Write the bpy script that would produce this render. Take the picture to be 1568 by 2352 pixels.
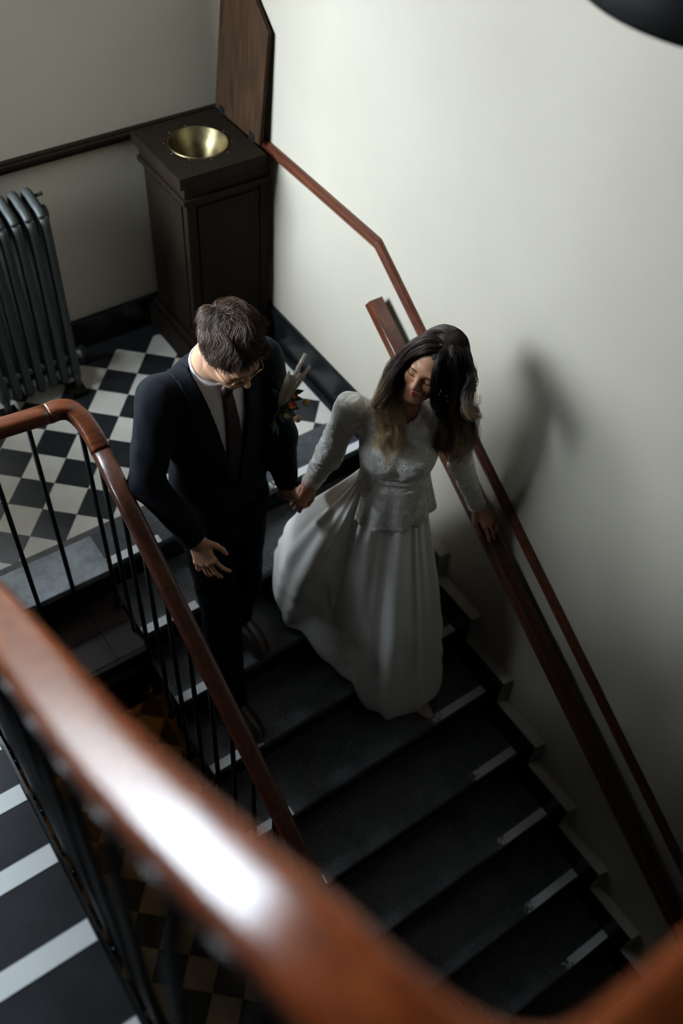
import bpy, math, random
import numpy as np
from mathutils import Vector, Matrix

random.seed(7); RNG = np.random.default_rng(7)
for o in list(bpy.data.objects): bpy.data.objects.remove(o)
SC = bpy.context.scene
COL = SC.collection

# ------------------------------------------------------------------ camera
cam_d = bpy.data.cameras.new('camera'); cam = bpy.data.objects.new('camera', cam_d); COL.objects.link(cam)
CAM = Vector((-1.96043, -3.58992, 3.18379))
cam.matrix_world = Matrix(((0.82011719, 0.40984948, -0.39928835, CAM.x),
                           (-0.56892163, 0.65861016, -0.49250466, CAM.y),
                           (0.06112258, 0.63107532, 0.77330975, CAM.z), (0, 0, 0, 1)))
cam_d.sensor_fit = 'VERTICAL'; cam_d.sensor_height = 36.0; cam_d.sensor_width = 24.0
cam_d.lens = 33.175; cam_d.clip_start = 0.02
cam_d.dof.use_dof = True; cam_d.dof.focus_distance = 3.05; cam_d.dof.aperture_fstop = 1.45
SC.camera = cam

# ------------------------------------------------------------------ world, window daylight, exposure
SKY = 74.0
w = bpy.data.worlds.new('world'); SC.world = w; w.use_nodes = True
w.node_tree.nodes['Background'].inputs[0].default_value = (0.83, 0.905, 1.0, 1)
w.node_tree.nodes['Background'].inputs[1].default_value = SKY
XB, YB = -1.36, 1.32                                  # the landing runs back into a bay left of XB
WX0, WX1, WZ0, WZ1 = -3.15, -1.42, 2.02, 3.75         # window opening in the back of the bay
LY0, LY1, LZ0, LZ1 = -.85, 1.24, 1.60, 4.10            # window opening in the left wall beside the landing
for nm, sx, loc, rot in (('window_portal', WX1 - WX0, ((WX0 + WX1) / 2, YB + .22, (WZ0 + WZ1) / 2), (-math.pi / 2, 0, 0)), ('window_portal', LY1 - LY0, (-3.53, (LY0 + LY1) / 2, (LZ0 + LZ1) / 2), (-math.pi / 2, 0, math.pi / 2))):
    ld = bpy.data.lights.new(nm, 'AREA'); lo = bpy.data.objects.new(nm, ld); COL.objects.link(lo)
    ld.shape = 'RECTANGLE'; ld.size = sx; ld.size_y = (WZ1 - WZ0 if sx == WX1 - WX0 else LZ1 - LZ0); ld.cycles.is_portal = True; lo.location = loc; lo.rotation_euler = rot
hd = bpy.data.lights.new('lower_hall_lamp', 'POINT'); ho = bpy.data.objects.new('lower_hall_lamp', hd); COL.objects.link(ho)
hd.energy = 3.0; hd.color = (1.0, 0.50, 0.13); hd.shadow_soft_size = .12; ho.location = (-1.62, -0.75, -0.55)
SC.view_settings.view_transform = 'Standard'; SC.view_settings.look = 'None'
SC.view_settings.exposure = 0.0; SC.view_settings.gamma = 1.0; SC.view_settings.use_curve_mapping = False
SC.cycles.use_denoising = True
SC.cycles.max_bounces = 8; SC.cycles.diffuse_bounces = 4; SC.cycles.sample_clamp_indirect = 6.0

# ------------------------------------------------------------------ helpers
MATS = {}
def nodes(name):
    m = bpy.data.materials.new(name); m.use_nodes = True; MATS[name] = m
    nt = m.node_tree; return m, nt, nt.nodes['Principled BSDF']
def N(nt, typ, ins=None, **kw):
    n = nt.nodes.new(typ)
    for k, v in kw.items(): setattr(n, k, v)
    for k, v in (ins or {}).items():
        if hasattr(v, 'is_linked') or isinstance(v, bpy.types.NodeSocket): nt.links.new(v, n.inputs[k])
        else: n.inputs[k].default_value = v
    return n
def c4(c): return (*c, 1) if len(c) == 3 else c
def mat(name, c, rough=.5, metal=0, c2=None, scale=8, stretch=(1, 1, 1), bump=0, bscale=60, coat=0, detail=4, lo_=.35, hi_=.65, spec=.5, sheen=0, sss=0):
    """plain procedural material: two colours mixed by stretched noise, a fine bump"""
    m, nt, b = nodes(name)
    b.inputs['Roughness'].default_value = rough; b.inputs['Metallic'].default_value = metal
    b.inputs['Coat Weight'].default_value = coat; b.inputs['Coat Roughness'].default_value = .12
    b.inputs['Specular IOR Level'].default_value = spec; b.inputs['Sheen Weight'].default_value = sheen
    if sss:
        b.inputs['Subsurface Weight'].default_value = sss; b.inputs['Subsurface Radius'].default_value = (.01, .004, .002); b.inputs['Subsurface Scale'].default_value = .6
    tc = N(nt, 'ShaderNodeTexCoord'); mp = N(nt, 'ShaderNodeMapping', {'Vector': tc.outputs['Object'], 'Scale': stretch})
    b.inputs['Base Color'].default_value = c4(c)
    if c2 is not None:
        n = N(nt, 'ShaderNodeTexNoise', {'Vector': mp.outputs[0], 'Scale': scale, 'Detail': detail, 'Roughness': .6})
        r = N(nt, 'ShaderNodeMapRange', {'Value': n.outputs['Fac'], 'From Min': lo_, 'From Max': hi_})
        mx = N(nt, 'ShaderNodeMix', {'Factor': r.outputs[0], 'A': c4(c), 'B': c4(c2)}, data_type='RGBA') if False else None
        mx = nt.nodes.new('ShaderNodeMix'); mx.data_type = 'RGBA'
        nt.links.new(r.outputs[0], mx.inputs[0]); mx.inputs[6].default_value = c4(c); mx.inputs[7].default_value = c4(c2)
        nt.links.new(mx.outputs[2], b.inputs['Base Color'])
    if bump:
        n2 = N(nt, 'ShaderNodeTexNoise', {'Vector': mp.outputs[0], 'Scale': bscale, 'Detail': 3.0})
        bp = N(nt, 'ShaderNodeBump', {'Height': n2.outputs['Fac'], 'Strength': bump, 'Distance': .01})
        nt.links.new(bp.outputs[0], b.inputs['Normal'])
    return m

def mesh(name, verts, faces, material=None, parent=None, smooth=False, colors=None):
    me = bpy.data.meshes.new(name)
    verts = np.asarray(verts, float)
    me.from_pydata(verts.tolist(), [], [tuple(int(i) for i in f) for f in faces])
    if material: me.materials.append(MATS[material] if isinstance(material, str) else material)
    if smooth: me.polygons.foreach_set('use_smooth', [True] * len(me.polygons))
    if colors is not None:
        a = me.color_attributes.new('Col', 'FLOAT_COLOR', 'POINT')
        cc = np.ones((len(verts), 4), np.float32); cc[:, :3] = colors; a.data.foreach_set('color', cc.ravel())
    me.update()
    o = bpy.data.objects.new(name, me); COL.objects.link(o)
    if parent: o.parent = parent
    return o
def qmesh(name, verts, quads, material=None, parent=None, smooth=True, colors=None):
    """fast path for big all-quad (or all-tri) meshes"""
    verts = np.asarray(verts, np.float32); quads = np.asarray(quads, np.int32)
    me = bpy.data.meshes.new(name); n = quads.shape[1]
    me.vertices.add(len(verts)); me.vertices.foreach_set('co', verts.ravel())
    me.loops.add(quads.size); me.loops.foreach_set('vertex_index', quads.ravel())
    me.polygons.add(len(quads)); me.polygons.foreach_set('loop_start', np.arange(0, quads.size, n, dtype=np.int32))
    try: me.polygons.foreach_set('loop_total', np.full(len(quads), n, np.int32))
    except Exception: pass
    if smooth: me.polygons.foreach_set('use_smooth', np.ones(len(quads), bool))
    if material: me.materials.append(MATS[material] if isinstance(material, str) else material)
    if colors is not None:
        a = me.color_attributes.new('Col', 'FLOAT_COLOR', 'POINT')
        cc = np.ones((len(verts), 4), np.float32); cc[:, :3] = colors; a.data.foreach_set('color', cc.ravel())
    me.update(calc_edges=True); me.validate()
    o = bpy.data.objects.new(name, me); COL.objects.link(o)
    if parent: o.parent = parent
    return o
def tag(o, label=None, cat=None, group=None, kind=None):
    if label: o['label'] = label
    if cat: o['category'] = cat
    if group: o['group'] = group
    if kind: o['kind'] = kind
    return o
def empty(name, loc, label=None, cat=None, group=None):
    o = bpy.data.objects.new(name, None); COL.objects.link(o); o.location = loc; o.empty_display_size = .05
    return tag(o, label, cat, group)
def attach(o, parent):
    """parent while keeping world coordinates (parents here are only translated)"""
    o.parent = parent; o.matrix_parent_inverse = Matrix.Translation(-Vector(parent.location)); return o
BOXF = [(0, 3, 2, 1), (4, 5, 6, 7), (0, 1, 5, 4), (1, 2, 6, 5), (2, 3, 7, 6), (3, 0, 4, 7)]
def boxv(x0, x1, y0, y1, z0, z1):
    x0, x1 = sorted((x0, x1)); y0, y1 = sorted((y0, y1)); z0, z1 = sorted((z0, z1))
    return [(x0, y0, z0), (x1, y0, z0), (x1, y1, z0), (x0, y1, z0), (x0, y0, z1), (x1, y0, z1), (x1, y1, z1), (x0, y1, z1)]
def box(name, x0, x1, y0, y1, z0, z1, m, parent=None, bevel=0, seg=2):
    o = mesh(name, boxv(x0, x1, y0, y1, z0, z1), BOXF, m)
    if parent: attach(o, parent)
    if bevel:
        b = o.modifiers.new('bevel', 'BEVEL'); b.width = bevel; b.segments = seg; b.limit_method = 'ANGLE'
    return o
def boxes(name, lst, m, parent=None, bevel=0):
    v, f = [], []
    for bb in lst:
        k = len(v); v += boxv(*bb); f += [tuple(i + k for i in q) for q in BOXF]
    o = mesh(name, v, f, m)
    if parent: attach(o, parent)
    if bevel:
        b = o.modifiers.new('bevel', 'BEVEL'); b.width = bevel; b.segments = 2; b.limit_method = 'ANGLE'
    return o
def prism(name, poly, axis, a, b, m, parent=None, bevel=0):
    """polygon (list of 2-tuples in the two other axes) extruded along axis from a to b"""
    def p(u, t): return {0: (t, u[0], u[1]), 1: (u[0], t, u[1]), 2: (u[0], u[1], t)}[axis]
    n = len(poly); v = [p(u, a) for u in poly] + [p(u, b) for u in poly]
    f = [tuple(range(n))[::-1], tuple(range(n, 2 * n))] + [(i, (i + 1) % n, n + (i + 1) % n, n + i) for i in range(n)]
    o = mesh(name, v, f, m)
    import bmesh
    bm = bmesh.new(); bm.from_mesh(o.data); bmesh.ops.recalc_face_normals(bm, faces=bm.faces); bm.to_mesh(o.data); bm.free()
    if parent: attach(o, parent)
    if bevel:
        md = o.modifiers.new('bevel', 'BEVEL'); md.width = bevel; md.segments = 2; md.limit_method = 'ANGLE'
    return o
def cat_rom(pts, n=8):
    pts = [np.asarray(p, float) for p in pts]; P = [2 * pts[0] - pts[1]] + pts + [2 * pts[-1] - pts[-2]]; out = []
    for i in range(1, len(P) - 2):
        a, b, c, d = P[i - 1:i + 3]
        for k in range(n):
            t = k / n; out.append(.5 * ((2 * b) + (-a + c) * t + (2 * a - 5 * b + 4 * c - d) * t * t + (-a + 3 * b - 3 * c + d) * t ** 3))
    out.append(P[-2]); return np.array(out)
def tube_vf(path, rad, n=8, caps=True, up=(0, 0, 1), sx=1.0, sy=1.0, off=0):
    path = np.asarray(path, float); m = len(path); rad = np.full(m, rad) if np.isscalar(rad) else np.asarray(rad, float)
    tn = np.gradient(path, axis=0); tn /= np.linalg.norm(tn, axis=1)[:, None] + 1e-12
    u = np.asarray(up, float)
    if abs(tn[0] @ u) > .9: u = np.array([1., 0, 0]) if abs(tn[0][0]) < .9 else np.array([0, 1., 0])
    V = []
    s = np.cross(tn[0], u); s /= np.linalg.norm(s)
    for i in range(m):
        s = s - tn[i] * (s @ tn[i]); s /= np.linalg.norm(s) + 1e-12; q = np.cross(s, tn[i])
        for k in range(n):
            a = 2 * math.pi * k / n; V.append(path[i] + rad[i] * (math.cos(a) * s * sx + math.sin(a) * q * sy))
    F = [(i * n + k, i * n + (k + 1) % n, (i + 1) * n + (k + 1) % n, (i + 1) * n + k) for i in range(m - 1) for k in range(n)]
    if caps: F += [tuple(range(n))[::-1], tuple(range((m - 1) * n, m * n))]
    F = [tuple(j + off for j in f) for f in F]
    return V, F
def tube(name, path, rad, m, parent=None, n=8, **kw):
    V, F = tube_vf(path, rad, n, **kw); o = mesh(name, V, F, m, smooth=True)
    if parent: attach(o, parent)
    return o
def sweep(name, prof, path, m, parent=None, smooth=True):
    """2D profile (side, up) swept on a path, its up axis kept as near to z as it can be"""
    path = np.asarray(path, float); n = len(prof); L = len(path)
    tn = np.gradient(path, axis=0); tn /= np.linalg.norm(tn, axis=1)[:, None]
    V = []
    for i in range(L):
        s = np.cross(tn[i], (0, 0, 1.)); s /= np.linalg.norm(s); u = np.cross(s, tn[i])
        V += [path[i] + s * a + u * b for a, b in prof]
    F = [(i * n + k, i * n + (k + 1) % n, (i + 1) * n + (k + 1) % n, (i + 1) * n + k) for i in range(L - 1) for k in range(n)]
    F += [tuple(range(n))[::-1], tuple(range((L - 1) * n, L * n))]
    o = mesh(name, V, F, m, smooth=smooth)
    import bmesh
    bm = bmesh.new(); bm.from_mesh(o.data); bmesh.ops.recalc_face_normals(bm, faces=bm.faces); bm.to_mesh(o.data); bm.free()
    if smooth:
        for p in o.data.polygons[-2:]: p.use_smooth = False
    if parent: attach(o, parent)
    return o
def copy_of(o, parent=None, loc=None):
    c = o.copy(); COL.objects.link(c)
    if parent is not None: c.parent = parent
    if loc is not None: c.location = loc
    return c

# ------------------------------------------------------------------ materials
mat('plaster', (.285, .254, .203), .65, c2=(.267, .237, .187), scale=1.5, bump=.03, bscale=45)
mat('plaster_grey', (.33, .288, .226), .7, c2=(.313, .272, .21), scale=1.6, bump=.03, bscale=45)
mat('ceiling_white', (.18, .17, .15), .8)
mat('outside_drab', (.34, .31, .28), .8, c2=(.28, .24, .21), scale=3)
mat('panel_dark', (.085, .075, .06), .7)
mat('marble_black', (.004, .0044, .0048), .25, spec=.25, c2=(.016, .017, .018), scale=5, detail=8, lo_=.55, hi_=.8)
mat('tile_white', (.55, .525, .465), .35, c2=(.48, .45, .385), scale=9, detail=6, bump=.03)
mat('tile_black', (.009, .0105, .012), .35, c2=(.018, .02, .022), scale=14, detail=6, bump=.03)
mat('tile_cream', (.34, .25, .13), .4, c2=(.28, .20, .10), scale=9)
mat('tile_dark', (.016, .012, .008), .45)
mat('tile_brown', (.014, .0062, .0046), .55, spec=.2, c2=(.009, .004, .003), scale=12, bump=.05)
mat('grout', (.03, .028, .025), .9)
mat('grout_dark', (.012, .012, .012), .9)
mat('border_grey', (.075, .068, .066), .6, c2=(.05, .045, .044), scale=20)
mat('iron', (.0035, .004, .0045), .42, spec=.3)
mat('radiator_paint', (.034, .037, .035), .5, metal=.0, spec=.25, c2=(.026, .029, .027), scale=25, bump=.06, bscale=120)
mat('brass', (.26, .21, .11), .38, metal=1, c2=(.07, .055, .028), scale=10, detail=6, bump=.05)
mat('steel', (.28, .29, .29), .3, metal=1)
def glass(name):
    m, nt, b = nodes(name); out = nt.nodes['Material Output']; nt.nodes.remove(b)
    tr = N(nt, 'ShaderNodeBsdfTransparent', {'Color': (.93, .96, .97, 1)}); gl_ = N(nt, 'ShaderNodeBsdfGlossy', {'Roughness': .02}); fr_ = N(nt, 'ShaderNodeFresnel', {'IOR': 1.45})
    mx = N(nt, 'ShaderNodeMixShader', {0: fr_.outputs[0], 1: tr.outputs[0], 2: gl_.outputs[0]}); nt.links.new(mx.outputs[0], out.inputs['Surface'])
glass('glass_clear')
mat('window_paint', (.5, .48, .43), .4)
mat('lamp_black', (.002, .002, .002), .6, spec=.15)
def wood(name, dark, light, rough, coat, axis, scale=1.0, spec=.5):
    st = [14, 14, 14]; st[axis] = 1.1
    m = mat(name, dark, rough, c2=light, scale=5 * scale, stretch=st, detail=7, coat=coat, bump=.05, bscale=12, lo_=.3, hi_=.72)
    m.node_tree.nodes['Principled BSDF'].inputs['Specular IOR Level'].default_value = spec
    return m
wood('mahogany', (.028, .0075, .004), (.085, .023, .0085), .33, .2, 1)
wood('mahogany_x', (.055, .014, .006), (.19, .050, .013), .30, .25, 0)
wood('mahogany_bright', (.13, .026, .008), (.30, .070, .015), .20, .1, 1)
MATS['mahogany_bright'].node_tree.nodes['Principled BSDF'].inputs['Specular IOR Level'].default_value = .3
wood('dark_oak', (.0055, .0038, .0024), (.014, .009, .0052), .6, .0, 2, spec=.07)
wood('lid_oak', (.012, .0062, .0034), (.038, .019, .009), .6, .0, 2, spec=.08)
def stone(name, dk=(.024, .027, .031, 1), lt=(.080, .086, .094, 1)):
    m, nt, b = nodes(name); tc = N(nt, 'ShaderNodeTexCoord')
    n1 = N(nt, 'ShaderNodeTexNoise', {'Vector': tc.outputs['Object'], 'Scale': 6.0, 'Detail': 6.0, 'Roughness': .7})
    vo = N(nt, 'ShaderNodeTexNoise', {'Vector': tc.outputs['Object'], 'Scale': 90.0, 'Detail': 3.0})
    sc = N(nt, 'ShaderNodeMapping', {'Vector': tc.outputs['Object'], 'Scale': (160, 9, 20)})
    n3 = N(nt, 'ShaderNodeTexNoise', {'Vector': sc.outputs[0], 'Scale': 1.0, 'Detail': 2.0})
    r1 = N(nt, 'ShaderNodeValToRGB', {'Fac': n1.outputs['Fac']}); r1.color_ramp.elements[0].position = .3; r1.color_ramp.elements[1].position = .72
    r1.color_ramp.elements[0].color = dk; r1.color_ramp.elements[1].color = lt
    r2 = N(nt, 'ShaderNodeMapRange', {'Value': vo.outputs['Fac'], 'From Min': .64, 'From Max': .74, 'To Min': 0., 'To Max': .6})
    mx = nt.nodes.new('ShaderNodeMix'); mx.data_type = 'RGBA'; nt.links.new(r2.outputs[0], mx.inputs[0]); nt.links.new(r1.outputs[0], mx.inputs[6]); mx.inputs[7].default_value = (.32, .33, .34, 1)
    r3 = N(nt, 'ShaderNodeMapRange', {'Value': n3.outputs['Fac'], 'From Min': .62, 'From Max': .75, 'To Min': 0., 'To Max': .25})
    mx2 = nt.nodes.new('ShaderNodeMix'); mx2.data_type = 'RGBA'; nt.links.new(r3.outputs[0], mx2.inputs[0]); nt.links.new(mx.outputs[2], mx2.inputs[6]); mx2.inputs[7].default_value = (.2, .2, .2, 1)
    nt.links.new(mx2.outputs[2], b.inputs['Base Color']); b.inputs['Roughness'].default_value = .45; b.inputs['Specular IOR Level'].default_value = .3
    bp = N(nt, 'ShaderNodeBump', {'Height': vo.outputs['Fac'], 'Strength': .12, 'Distance': .004}); nt.links.new(bp.outputs[0], b.inputs['Normal'])
stone('bluestone'); stone('slab_worn', (.10, .112, .128, 1), (.36, .385, .41, 1))
mat('stone_painted', (.006, .0066, .0078), .55, spec=.2, c2=(.014, .0155, .018), scale=9, detail=6, bump=.06)
def paint(name, wear_end):
    """white nosing paint, worn through to stone; wear_end grows along +u of the strip (generated x)"""
    m, nt, b = nodes(name); tc = N(nt, 'ShaderNodeTexCoord')
    n1 = N(nt, 'ShaderNodeTexNoise', {'Vector': tc.outputs['Object'], 'Scale': 55.0, 'Detail': 8.0, 'Roughness': .7})
    sx = N(nt, 'ShaderNodeSeparateXYZ', {'Vector': tc.outputs['Generated']})
    g = N(nt, 'ShaderNodeMapRange', {'Value': sx.outputs[0], 'From Min': wear_end[0], 'From Max': wear_end[1], 'To Min': .36, 'To Max': -.02})
    ad = N(nt, 'ShaderNodeMath', {0: n1.outputs['Fac'], 1: g.outputs[0]}, operation='SUBTRACT')
    r = N(nt, 'ShaderNodeMapRange', {'Value': ad.outputs[0], 'From Min': .20, 'From Max': .28})
    mx = nt.nodes.new('ShaderNodeMix'); mx.data_type = 'RGBA'; nt.links.new(r.outputs[0], mx.inputs[0])
    mx.inputs[6].default_value = (.05, .052, .055, 1); mx.inputs[7].default_value = (.58, .59, .59, 1)
    nt.links.new(mx.outputs[2], b.inputs['Base Color']); b.inputs['Roughness'].default_value = .5
paint('paint_right', (.0, .45)); paint('paint_left', (1.3, .75))

# ------------------------------------------------------------------ dimensions (metres; landing = 0, back wall y = 0, right wall x = WXR)
G, R_, Y0 = .26786, .17167, -1.29808
XL = -1.287; WXR = .045; XUP = -1.955; XFAR = -3.30
ZLOW = -10 * R_; YU = -1.53; ZUP = 10 * R_; YUEND = YU - 9 * G
ZC = 4.60; YF = -6.2

# ------------------------------------------------------------------ walls, floors, ceiling
box('wall_right', WXR, WXR + .25, YF - .25, .35, ZLOW - .2, ZC, 'plaster'); tag(bpy.data.objects['wall_right'], kind='structure')
tag(boxes('wall_back', [(XB, WXR, 0, .2, ZLOW - .2, ZC), (XFAR, XB, 0, .2, ZLOW - .2, -.2), (XB, XB + .2, .2, YB, ZLOW - .2, ZC)], 'plaster_grey'), kind='structure')
tag(boxes('wall_bay', [(XFAR, WX0, YB, YB + .2, -.2, ZC), (WX1, XB + .2, YB, YB + .2, -.2, ZC), (WX0, WX1, YB, YB + .2, -.2, WZ0), (WX0, WX1, YB, YB + .2, WZ1, ZC)], 'plaster_grey'), kind='structure')
tag(boxes('wall_left', [(XFAR - .2, XFAR, YF, LY0, ZLOW - .2, ZC), (XFAR - .2, XFAR, LY1, YB + .2, ZLOW - .2, ZC), (XFAR - .2, XFAR, LY0, LY1, ZLOW - .2, LZ0), (XFAR - .2, XFAR, LY0, LY1, LZ1, ZC)], 'panel_dark'), kind='structure')
tag(box('wall_front', XFAR - .2, WXR, YF - .25, YF, ZLOW - .2, ZC, 'panel_dark'), kind='structure')
tag(box('ceiling', XFAR - .2, WXR + .2, YF - .2, YB + .2, ZC, ZC + .2, 'ceiling_white'), kind='structure')
tag(boxes('wall_sky_block', [(-18, 12, 10.0, 10.3, -6, 3.6), (-15.3, -15, -20, 10.3, -6, 3.6)], 'outside_drab'), kind='structure')  # unseen walls, added to keep the low sky out of the windows
tag(box('ground_outside', -15, 12, 1.6, 10, -3.2, -3.0, 'outside_drab'), kind='structure')
# windows with frame, bars and panes
def window(name, a0, a1, z0, z1, at, axis):
    def bx(u0, u1, v0, v1, w0, w1): return (u0, u1, at + v0, at + v1, w0, w1) if axis == 1 else (at - v1, at - v0, u0, u1, w0, w1)
    mid = (a0 + a1) / 2; win = empty(name, (mid, at + .14, z0) if axis == 1 else (at - .14, mid, z0)); tag(win, kind='structure'); fr = .05; zt = z0 + 1.45
    boxes('window_frame', [bx(a0, a0 + fr, .11, .17, z0, z1), bx(a1 - fr, a1, .11, .17, z0, z1), bx(a0, a1, .11, .17, z0, z0 + fr), bx(a0, a1, .11, .17, z1 - fr, z1)], 'window_paint', win, .006)
    boxes('window_bar', [bx(mid - .03, mid + .03, .115, .165, z0 + fr, z1 - fr), bx(a0 + fr, a1 - fr, .115, .165, zt, zt + .05)], 'window_paint', win, .004)
    for u0, u1 in ((a0 + fr, mid - .03), (mid + .03, a1 - fr)):
        for w0, w1 in ((z0 + fr, zt), (zt + .05, z1 - fr)): box('window_pane', *bx(u0, u1, .138, .142, w0, w1), 'glass_clear', win)
    box('window_sill', *bx(a0 - .04, a1 + .04, -.05, .11, z0 - .04, z0), 'window_paint', win, .008)
window('window_1', WX0, WX1, WZ0, WZ1, YB, 1)
window('window_2', LY0, LY1, LZ0, LZ1, XFAR, 0)

def clip(poly, x0, x1, y0, y1):
    def cut(P, f, inter):
        out = []
        for i in range(len(P)):
            a, b = P[i], P[(i + 1) % len(P)]
            if f(a): out.append(a)
            if f(a) != f(b): out.append(inter(a, b))
        return out
    def ix(v): return lambda a, b: (v, a[1] + (b[1] - a[1]) * (v - a[0]) / (b[0] - a[0]))
    def iy(v): return lambda a, b: (a[0] + (b[0] - a[0]) * (v - a[1]) / (b[1] - a[1]), v)
    P = cut(poly, lambda p: p[0] > x0, ix(x0)); P = cut(P, lambda p: p[0] < x1, ix(x1)) if P else P
    P = cut(P, lambda p: p[1] > y0, iy(y0)) if P else P; P = cut(P, lambda p: p[1] < y1, iy(y1)) if P else P
    return P
TH = math.radians(-43.3173)
def checker(parent, ox, oy, s, z, rect, m_even, m_odd, gap=.0008, thick=.012, skip=None):
    U = (math.cos(TH) * s, math.sin(TH) * s); V = (math.sin(TH) * s, -math.cos(TH) * s); shared = {}
    for i in range(-30, 31):
        for j in range(-30, 31):
            cx = ox + (i + .5) * U[0] + (j + .5) * V[0]; cy = oy + (i + .5) * U[1] + (j + .5) * V[1]
            if not (rect[0] - s < cx < rect[1] + s and rect[2] - s < cy < rect[3] + s): continue
            if skip and skip(cx, cy): continue
            e = .5 - gap / s
            full = [(cx + a * e * U[0] + b * e * V[0], cy + a * e * U[1] + b * e * V[1]) for a, b in ((-1, -1), (1, -1), (1, 1), (-1, 1))]
            P = clip(full, *rect)
            if len(P) < 3: continue
            ar = abs(sum(P[k][0] * P[(k + 1) % len(P)][1] - P[(k + 1) % len(P)][0] * P[k][1] for k in range(len(P)))) / 2
            if ar < s * s * .01: continue
            ev = (i + j) % 2 == 0; m = m_even if ev else m_odd
            if ar > .995 * (s * 2 * e) ** 2 * .98 and len(P) == 4:
                if ev not in shared:
                    o = prism('tile', [(p[0] - cx, p[1] - cy) for p in P], 2, -thick, 0, m); shared[ev] = o; o.parent = parent
                else: o = copy_of(shared[ev], parent)
                o.matrix_parent_inverse = Matrix.Translation(-Vector(parent.location)); o.location = (cx, cy, z + RNG.uniform(-.0004, .0004))
            else:
                o = prism('tile', P, 2, z - thick, z, m); attach(o, parent)
# half landing
fl = empty('floor', (-1.6, -.6, 0)); tag(fl, kind='structure')
box('landing_slab', XFAR, WXR, Y0 + .03, 0, -.20, -.0122, 'grout_dark', fl)
checker(fl, -1.18669, -.6547, .15, 0, (-2.55, -.008, -1.079, -.117), 'tile_black', 'tile_white')
# dark border tiles along the walls, grey strip and stone edge in front
x = -2.55; k = 0
while x < -.02:
    box('border_tile', x + .0006, min(x + .15, -.008) - .0006, -.117, -.026, -.0122, 0, 'tile_black', fl); x += .15
for y in np.arange(-1.05, -.13, .15): box('border_tile', -.0075, .0265, y + .0006, min(y + .15, -.027) - .0006, -.0122, -.0004, 'tile_black', fl)
x = -2.55
while x < -.02:
    box('border_tile', x + .0006, min(x + .15, .026) - .0006, -1.109, -1.0795, -.0122, -.0002, 'border_grey', fl); x += .15
box('edge_slab', -1.95, -1.2865, -1.314, -1.1095, -.034, .002, 'slab_worn', fl, .004)
box('edge_slab', -3.29, -1.9505, -1.314, -1.1095, -.034, 0, 'bluestone', fl, .004)
box('floor_filler', XFAR, -2.55, -1.1095, 0, -.0122, 0, 'tile_black', fl)
box('bay_floor', XFAR, XB, 0, YB, -.2, 0, 'tile_white', fl)
# lower hall floor, upper floor
fl2 = empty('floor', (-1.6, -2.4, ZLOW)); tag(fl2, kind='structure')
box('floor_bed', XFAR, WXR, YF, 0, ZLOW - .2, ZLOW - .0122, 'grout_dark', fl2)
checker(fl2, -1.131, -1.174, .148, ZLOW, (-2.35, -.7, -2.75, -.75), 'tile_dark', 'tile_cream')
fl3 = boxes('floor', [(XFAR, WXR, YF, YUEND - .2, ZUP - .22, ZUP), (XUP + .013, XL - .06, YUEND - .2, -3.69, ZUP - .22, ZUP)], 'bluestone'); tag(fl3, kind='structure')
tag(box('floor', XFAR, -2.351, YF, -.001, ZLOW - .012, ZLOW, 'tile_dark'), kind='structure')

# ------------------------------------------------------------------ skirting: right wall (stepped) and back wall
HS, DA = .1733, .0635
pts = [(-.0, -.0122), (-.0, .205), (Y0 - DA + .02, .205)]
top = []                                         # top outline going down the stairs
zt_ = .205; y_ = 0.0
top.append((-.001, .205)); top.append((Y0 - DA, .205 - .03))
top[-1] = (Y0 - DA, .205)
top.append((Y0 - DA, -R_ + HS))
for k in range(1, 10):
    top.append((Y0 - k * G - DA, -k * R_ + HS)); top.append((Y0 - k * G - DA, -(k + 1) * R_ + HS))
low = [(top[-1][0], top[-1][1] - .45), (Y0 - .3, -.75), (-.001, -.5)]
bsr = empty('baseboard_right', (.02, -1.5, 0)); tag(bsr, kind='structure')
land = [(-.001, 0), (-.001, .205), (Y0 - .0, .205), (Y0 - .0, 0)]
prism('skirting_board', land, 0, .027, WXR, 'marble_black', bsr, .003)
box('skirting_foot', .012, .027, Y0, -.001, 0, .014, 'marble_black', bsr, .004)
st = [(Y0, .205)] + top[1:] + [(top[-1][0], top[-1][1] - .40), (Y0, -.42)]
prism('stair_skirting', st, 0, 0.0, WXR, 'marble_black', bsr)
# chamfered plaster edge above the stone skirting
V, F = [], []
ct = [(Y0, .205)] + top[1:]
off = []
for i, (y, z) in enumerate(ct):
    off.append((y - .014 if i else y, z + .014))
for i, ((y, z), (yo, zo)) in enumerate(zip(ct, off)): V += [(-.0005, y, z + .0005), (WXR + .002, yo, zo)]
F = [(2 * i, 2 * i + 2, 2 * i + 3, 2 * i + 1) for i in range(len(ct) - 1)]
V2 = [(-.0005, y, z - .006) for y, z in ct]
o = mesh('plaster_edge', V, F, 'plaster'); attach(o, bsr)
bsb = empty('baseboard_back', (-1.2, -.01, 0)); tag(bsb, kind='structure')
box('skirting_board', XB, .02, -.026, 0, 0, .165, 'marble_black', bsb, .004)

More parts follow.
